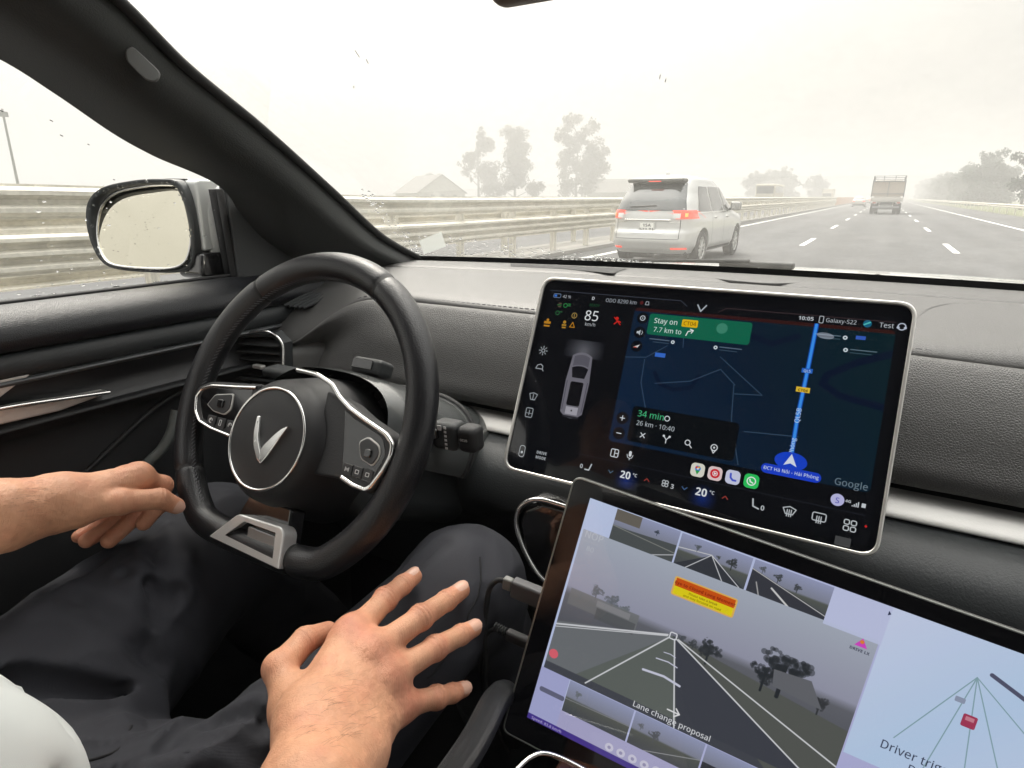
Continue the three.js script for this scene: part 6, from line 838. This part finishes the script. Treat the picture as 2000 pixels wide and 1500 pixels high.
  nail(HR, 'index', 0.0085, [-0.1, 0.9, 0.42]); nail(HR, 'middle', 0.0087, [0.05, 0.9, 0.42]); nail(HR, 'ring', 0.0083, [0.3, 0.85, 0.3]); nail(HR, 'pinky', 0.0074, [0.55, 0.75, 0.25]); nail(HL, 'thumb', 0.0091, [0.75, 0.45, 0.5]);
  // fine dark hairs on the right wrist and both forearms
  const hairs = []; { const R = rngOf(303); const grow = (field, c, spread, n, dirv) => { for (let k = 0; k < n; k++) { let [x, y, z] = c.map((v, i) => v + (R() - 0.5) * 2 * spread[i]); let nx = 0, ny = 1, nz = 0; for (let q = 0; q < 14; q++) { const e = 0.001, d = field(x, y, z), a = field(x + e, y, z) - d, b = field(x, y + e, z) - d, cc = field(x, y, z + e) - d, l = Math.hypot(a, b, cc) || 1; nx = a / l; ny = b / l; nz = cc / l; x -= d * nx; y -= d * ny; z -= d * nz; } const L = 0.005 + 0.006 * R(), a0 = V3(x, y + EYE, z), dd = V3(dirv[0] + 0.6 * (R() - 0.5), dirv[1] + 0.6 * (R() - 0.5), dirv[2] + 0.6 * (R() - 0.5)).normalize(); const m = a0.clone().addScaledVector(dd, L * 0.5).add(V3(nx, ny, nz).multiplyScalar(0.0012)), b0 = a0.clone().addScaledVector(dd, L).add(V3(nx, ny, nz).multiplyScalar(0.0005)); hairs.push(rod(a0, m, 0.00005, 3), rod(m, b0, 0.00005, 3, 0.00002)); } };
    grow(rh.f, [-0.285, -0.345, -0.235], [0.03, 0.01, 0.04], 110, [0.5, -0.1, -0.7]); grow(lh.f, [-0.66, -0.27, -0.225], [0.02, 0.02, 0.03], 90, [0.1, -0.5, -0.8]); }
  const hm = part(bodyMesh, 'arm_hair', hairs, std({ color: rgb(0.05, 0.03, 0.02), roughness: 0.6 })); hm.userData.kind = 'stuff';
  // trousers
  const cloth = std({ color: rgb(0.024, 0.025, 0.033), roughness: 0.85, bumpMap: tex(256, (u, v) => 0.5 + 0.25 * Math.sin(u * 2 * Math.PI * 64 + v * 2 * Math.PI * 64) + 0.25 * tnoise(u, v, 128, 81)), bumpScale: 0.0002 }); cloth.bumpMap.repeat.set(9, 9);
  const hipR = [-0.437, -0.563, -0.04], knR = [-0.3453, -0.4183, -0.494], hipL = [-0.61, -0.522, -0.04], knL = [-0.712, -0.45, -0.43], ftR = [-0.36, -0.84, -0.66], ftL = [-0.69, -0.82, -0.64];
  const legs = [bone(hipR, knR, 0.088, 0.0585), bone(hipL, knL, 0.112, 0.080), bone(knR, ftR, 0.0575, 0.06), bone(knL, ftL, 0.075, 0.062)], pel = [bone([-0.62, -0.53, -0.02], [-0.45, -0.55, -0.02], 0.1, 0.1), smin2(bone([-0.53, -0.52, -0.02], [-0.53, -0.40, 0.1], 0.12, 0.13), bone([-0.505, -0.522, -0.165], [-0.50, -0.52, -0.04], 0.09, 0.105))];
  const fold = (x, y, z, a, b, w, dep) => { const d = bone(a, b, 0, 0)(x, y, z); return dep * Math.exp(-d * d / (w * w)); };
  const folds = [[[-0.40, -0.47, -0.10], [-0.56, -0.44, -0.17], 0.016, -0.010], [[-0.42, -0.48, -0.13], [-0.55, -0.47, -0.22], 0.012, 0.009], [[-0.47, -0.46, -0.14], [-0.50, -0.42, -0.06], 0.014, -0.011], [[-0.44, -0.47, -0.09], [-0.36, -0.46, -0.14], 0.014, -0.007], [[-0.65, -0.37, -0.33], [-0.60, -0.42, -0.25], 0.013, -0.006], [[-0.69, -0.36, -0.36], [-0.63, -0.40, -0.35], 0.01, -0.006], [[-0.62, -0.40, -0.20], [-0.56, -0.42, -0.24], 0.014, -0.006], [[-0.66, -0.39, -0.20], [-0.58, -0.40, -0.12], 0.016, -0.007], [[-0.60, -0.41, -0.31], [-0.58, -0.46, -0.24], 0.012, 0.006], [[-0.40, -0.46, -0.18], [-0.37, -0.48, -0.25], 0.012, -0.005]];
  const creases = [[[[-0.605, -0.405, -0.158], [-0.577, -0.425, -0.189], [-0.563, -0.455, -0.223], [-0.561, -0.476, -0.239]], 0.009, 0.016], [[[-0.551, -0.444, -0.171], [-0.548, -0.450, -0.183], [-0.521, -0.456, -0.183], [-0.531, -0.467, -0.208], [-0.561, -0.476, -0.240]], 0.007, 0.009], [[[-0.560, -0.478, -0.239], [-0.50, -0.452, -0.216], [-0.435, -0.440, -0.196]], 0.009, 0.005], [[[-0.643, -0.391, -0.291], [-0.607, -0.418, -0.310], [-0.611, -0.416, -0.320]], 0.007, 0.009], [[[-0.648, -0.391, -0.238], [-0.587, -0.429, -0.258], [-0.576, -0.456, -0.268]], 0.009, 0.008], [[[-0.659, -0.385, -0.329], [-0.623, -0.401, -0.300], [-0.602, -0.419, -0.290]], 0.008, 0.008], [[[-0.699, -0.386, -0.295], [-0.686, -0.388, -0.262], [-0.66, -0.395, -0.21]], 0.008, 0.007], [[[-0.429, -0.431, -0.237], [-0.405, -0.421, -0.251], [-0.381, -0.420, -0.252]], 0.007, 0.009], [[[-0.33, -0.362, -0.50], [-0.305, -0.372, -0.47], [-0.285, -0.395, -0.44]], 0.008, 0.0035], [[[-0.36, -0.365, -0.47], [-0.38, -0.375, -0.42], [-0.40, -0.40, -0.38]], 0.008, 0.004], [[[-0.43, -0.445, -0.16], [-0.41, -0.44, -0.19], [-0.38, -0.43, -0.20]], 0.008, 0.008]].map(([p, w, dep]) => [p.slice(1).map((q, i) => bone(p[i], q, 0, 0)), w, dep]);
  const trouser = (x, y, z) => { let d = Math.min(smin(legs[0](x, y, z), legs[2](x, y, z), 0.03), smin(legs[1](x, y, z), legs[3](x, y, z), 0.03)); d = smin(d, smin(pel[0](x, y, z), pel[1](x, y, z), 0.05), 0.045); if (d > 0.05 || d < -0.05) return d; const lap = sstep(-0.30, -0.12, z) * sstep(-0.33, -0.40, x), rd = 1 - Math.abs(noise3(x * 13 + 1.7 * z, y * 9 + 3, z * 15 - 4 * x)), r2 = 1 - Math.abs(noise3(x * 24 + 5, y * 17, z * 19 + 6 * x)); d += 0.0035 * noise3(x * 14 + 3, y * 14, z * 9) + 0.0012 * noise3(x * 40, y * 40, z * 26) - (0.0035 + 0.011 * lap) * rd * rd * rd * rd - (0.0015 + 0.004 * lap) * Math.pow(r2, 6); for (const q of folds) d += fold(x, y, z, ...q); for (const [bs, w, dep] of creases) { let m = 9; for (const b of bs) m = Math.min(m, b(x, y, z)); if (m < 5 * w) d += dep * Math.exp(-m / w) - 0.45 * dep * Math.exp(-Math.pow((m - 2.4 * w) / w, 2)); } return d; };
  const tm = part(P, 'trousers', toCabin(surfaceNets(trouser, [-0.86, -0.95, -0.75], [-0.2, -0.3, 0.16], 0.0055)), cloth);
  const seam = [[-0.318, -0.366, -0.478], [-0.302, -0.376, -0.458], [-0.29, -0.39, -0.432], [-0.284, -0.405, -0.40], [-0.285, -0.42, -0.36]];
  // knee seam follows the cloth
  const onCloth = (p) => { let [x, y, z] = p; for (let k = 0; k < 12; k++) { const d = trouser(x, y, z), e = 0.002, a = trouser(x + e, y, z) - trouser(x - e, y, z), b = trouser(x, y + e, z) - trouser(x, y - e, z), c = trouser(x, y, z + e) - trouser(x, y, z - e), l = Math.hypot(a, b, c) || 1; x -= d * a / l; y -= d * b / l; z -= d * c / l; } return C(x, y, z); };
  part(tm, 'seam', tube([...Array(14)].map((_, k) => { const c = new THREE.CatmullRomCurve3(seam.map((q) => V3(...q))).getPoint(k / 13); return onCloth([c.x, c.y, c.z]); }), 0.0011, 50, 6), std({ color: rgb(0.008, 0.008, 0.01), roughness: 0.9 }));
  part(tm, 'fly_seam', tube([[-0.50, -0.42, -0.05], [-0.50, -0.44, -0.11], [-0.49, -0.46, -0.16], [-0.505, -0.475, -0.20]].map(onCloth), 0.0014, 40, 6), std({ color: rgb(0.008, 0.008, 0.01), roughness: 0.9 }));
  // shirt
  const shirtM = std({ color: rgb(0.72, 0.75, 0.74), roughness: 0.85, bumpMap: cloth.bumpMap, bumpScale: 0.00008 });
  const sh = [bone([-0.535, -0.40, 0.02], [-0.534, -0.10, 0.17], 0.135, 0.14), bone([-0.462, -0.385, -0.075], [-0.57, -0.40, -0.06], 0.078, 0.085), bone([-0.62, -0.12, 0.19], [-0.45, -0.12, 0.19], 0.12, 0.12), bone(shL, [-0.775, -0.2, 0.12], 0.075, 0.068), bone(shR, [-0.27, -0.22, 0.1], 0.075, 0.068), bone(shL, shR, 0.075, 0.075)];
  const shirt = (x, y, z) => { let d = sh[0](x, y, z); for (let i = 1; i < sh.length; i++) d = smin(d, sh[i](x, y, z), 0.04); if (Math.abs(d) < 0.04) d += 0.004 * noise3(x * 16, y * 10, z * 16) - 0.006 * Math.pow(1 - Math.abs(noise3(x * 15 + 4 * y, y * 8, z * 15 + 2)), 5) + fold(x, y, z, [-0.47, -0.40, -0.11], [-0.53, -0.34, -0.05], 0.012, 0.006) + fold(x, y, z, [-0.45, -0.38, -0.1], [-0.47, -0.30, -0.02], 0.01, -0.005) + 0.012 * Math.exp(-bone([-0.40, -0.37, -0.14], [-0.46, -0.31, -0.03], 0, 0)(x, y, z) / 0.008) + 0.01 * Math.exp(-bone([-0.44, -0.36, -0.15], [-0.52, -0.33, -0.10], 0, 0)(x, y, z) / 0.008); return Math.max(d, bone([-0.534, 0.06, 0.22], [-0.534, 0.2, 0.22], 0.062, 0.1)(x, y, z) * -1); };
  part(P, 'shirt', toCabin(surfaceNets(shirt, [-0.92, -0.56, -0.2], [-0.16, 0.1, 0.36], 0.007)), shirtM);
  const hair = (x, y, z) => Math.max(Math.hypot((x - headC[0]) / 0.086, (y - headC[1] - 0.015) / 0.117, (z - headC[2] - 0.008) / 0.104) * 0.088 - 0.088 + 0.003 * noise3(x * 60, y * 60, z * 60), -(Math.hypot(x - headC[0], y - 0.165, z - 0.10) - 0.115));
  part(P, 'hair', toCabin(surfaceNets(hair, [-0.65, 0.1, 0.1], [-0.42, 0.36, 0.37], 0.007)), std({ color: rgb(0.015, 0.013, 0.012), roughness: 0.6 }));
}
scene.traverse((o) => { if (o.isMesh) { o.castShadow = true; o.receiveShadow = true; } });
renderer.render(scene, camera);
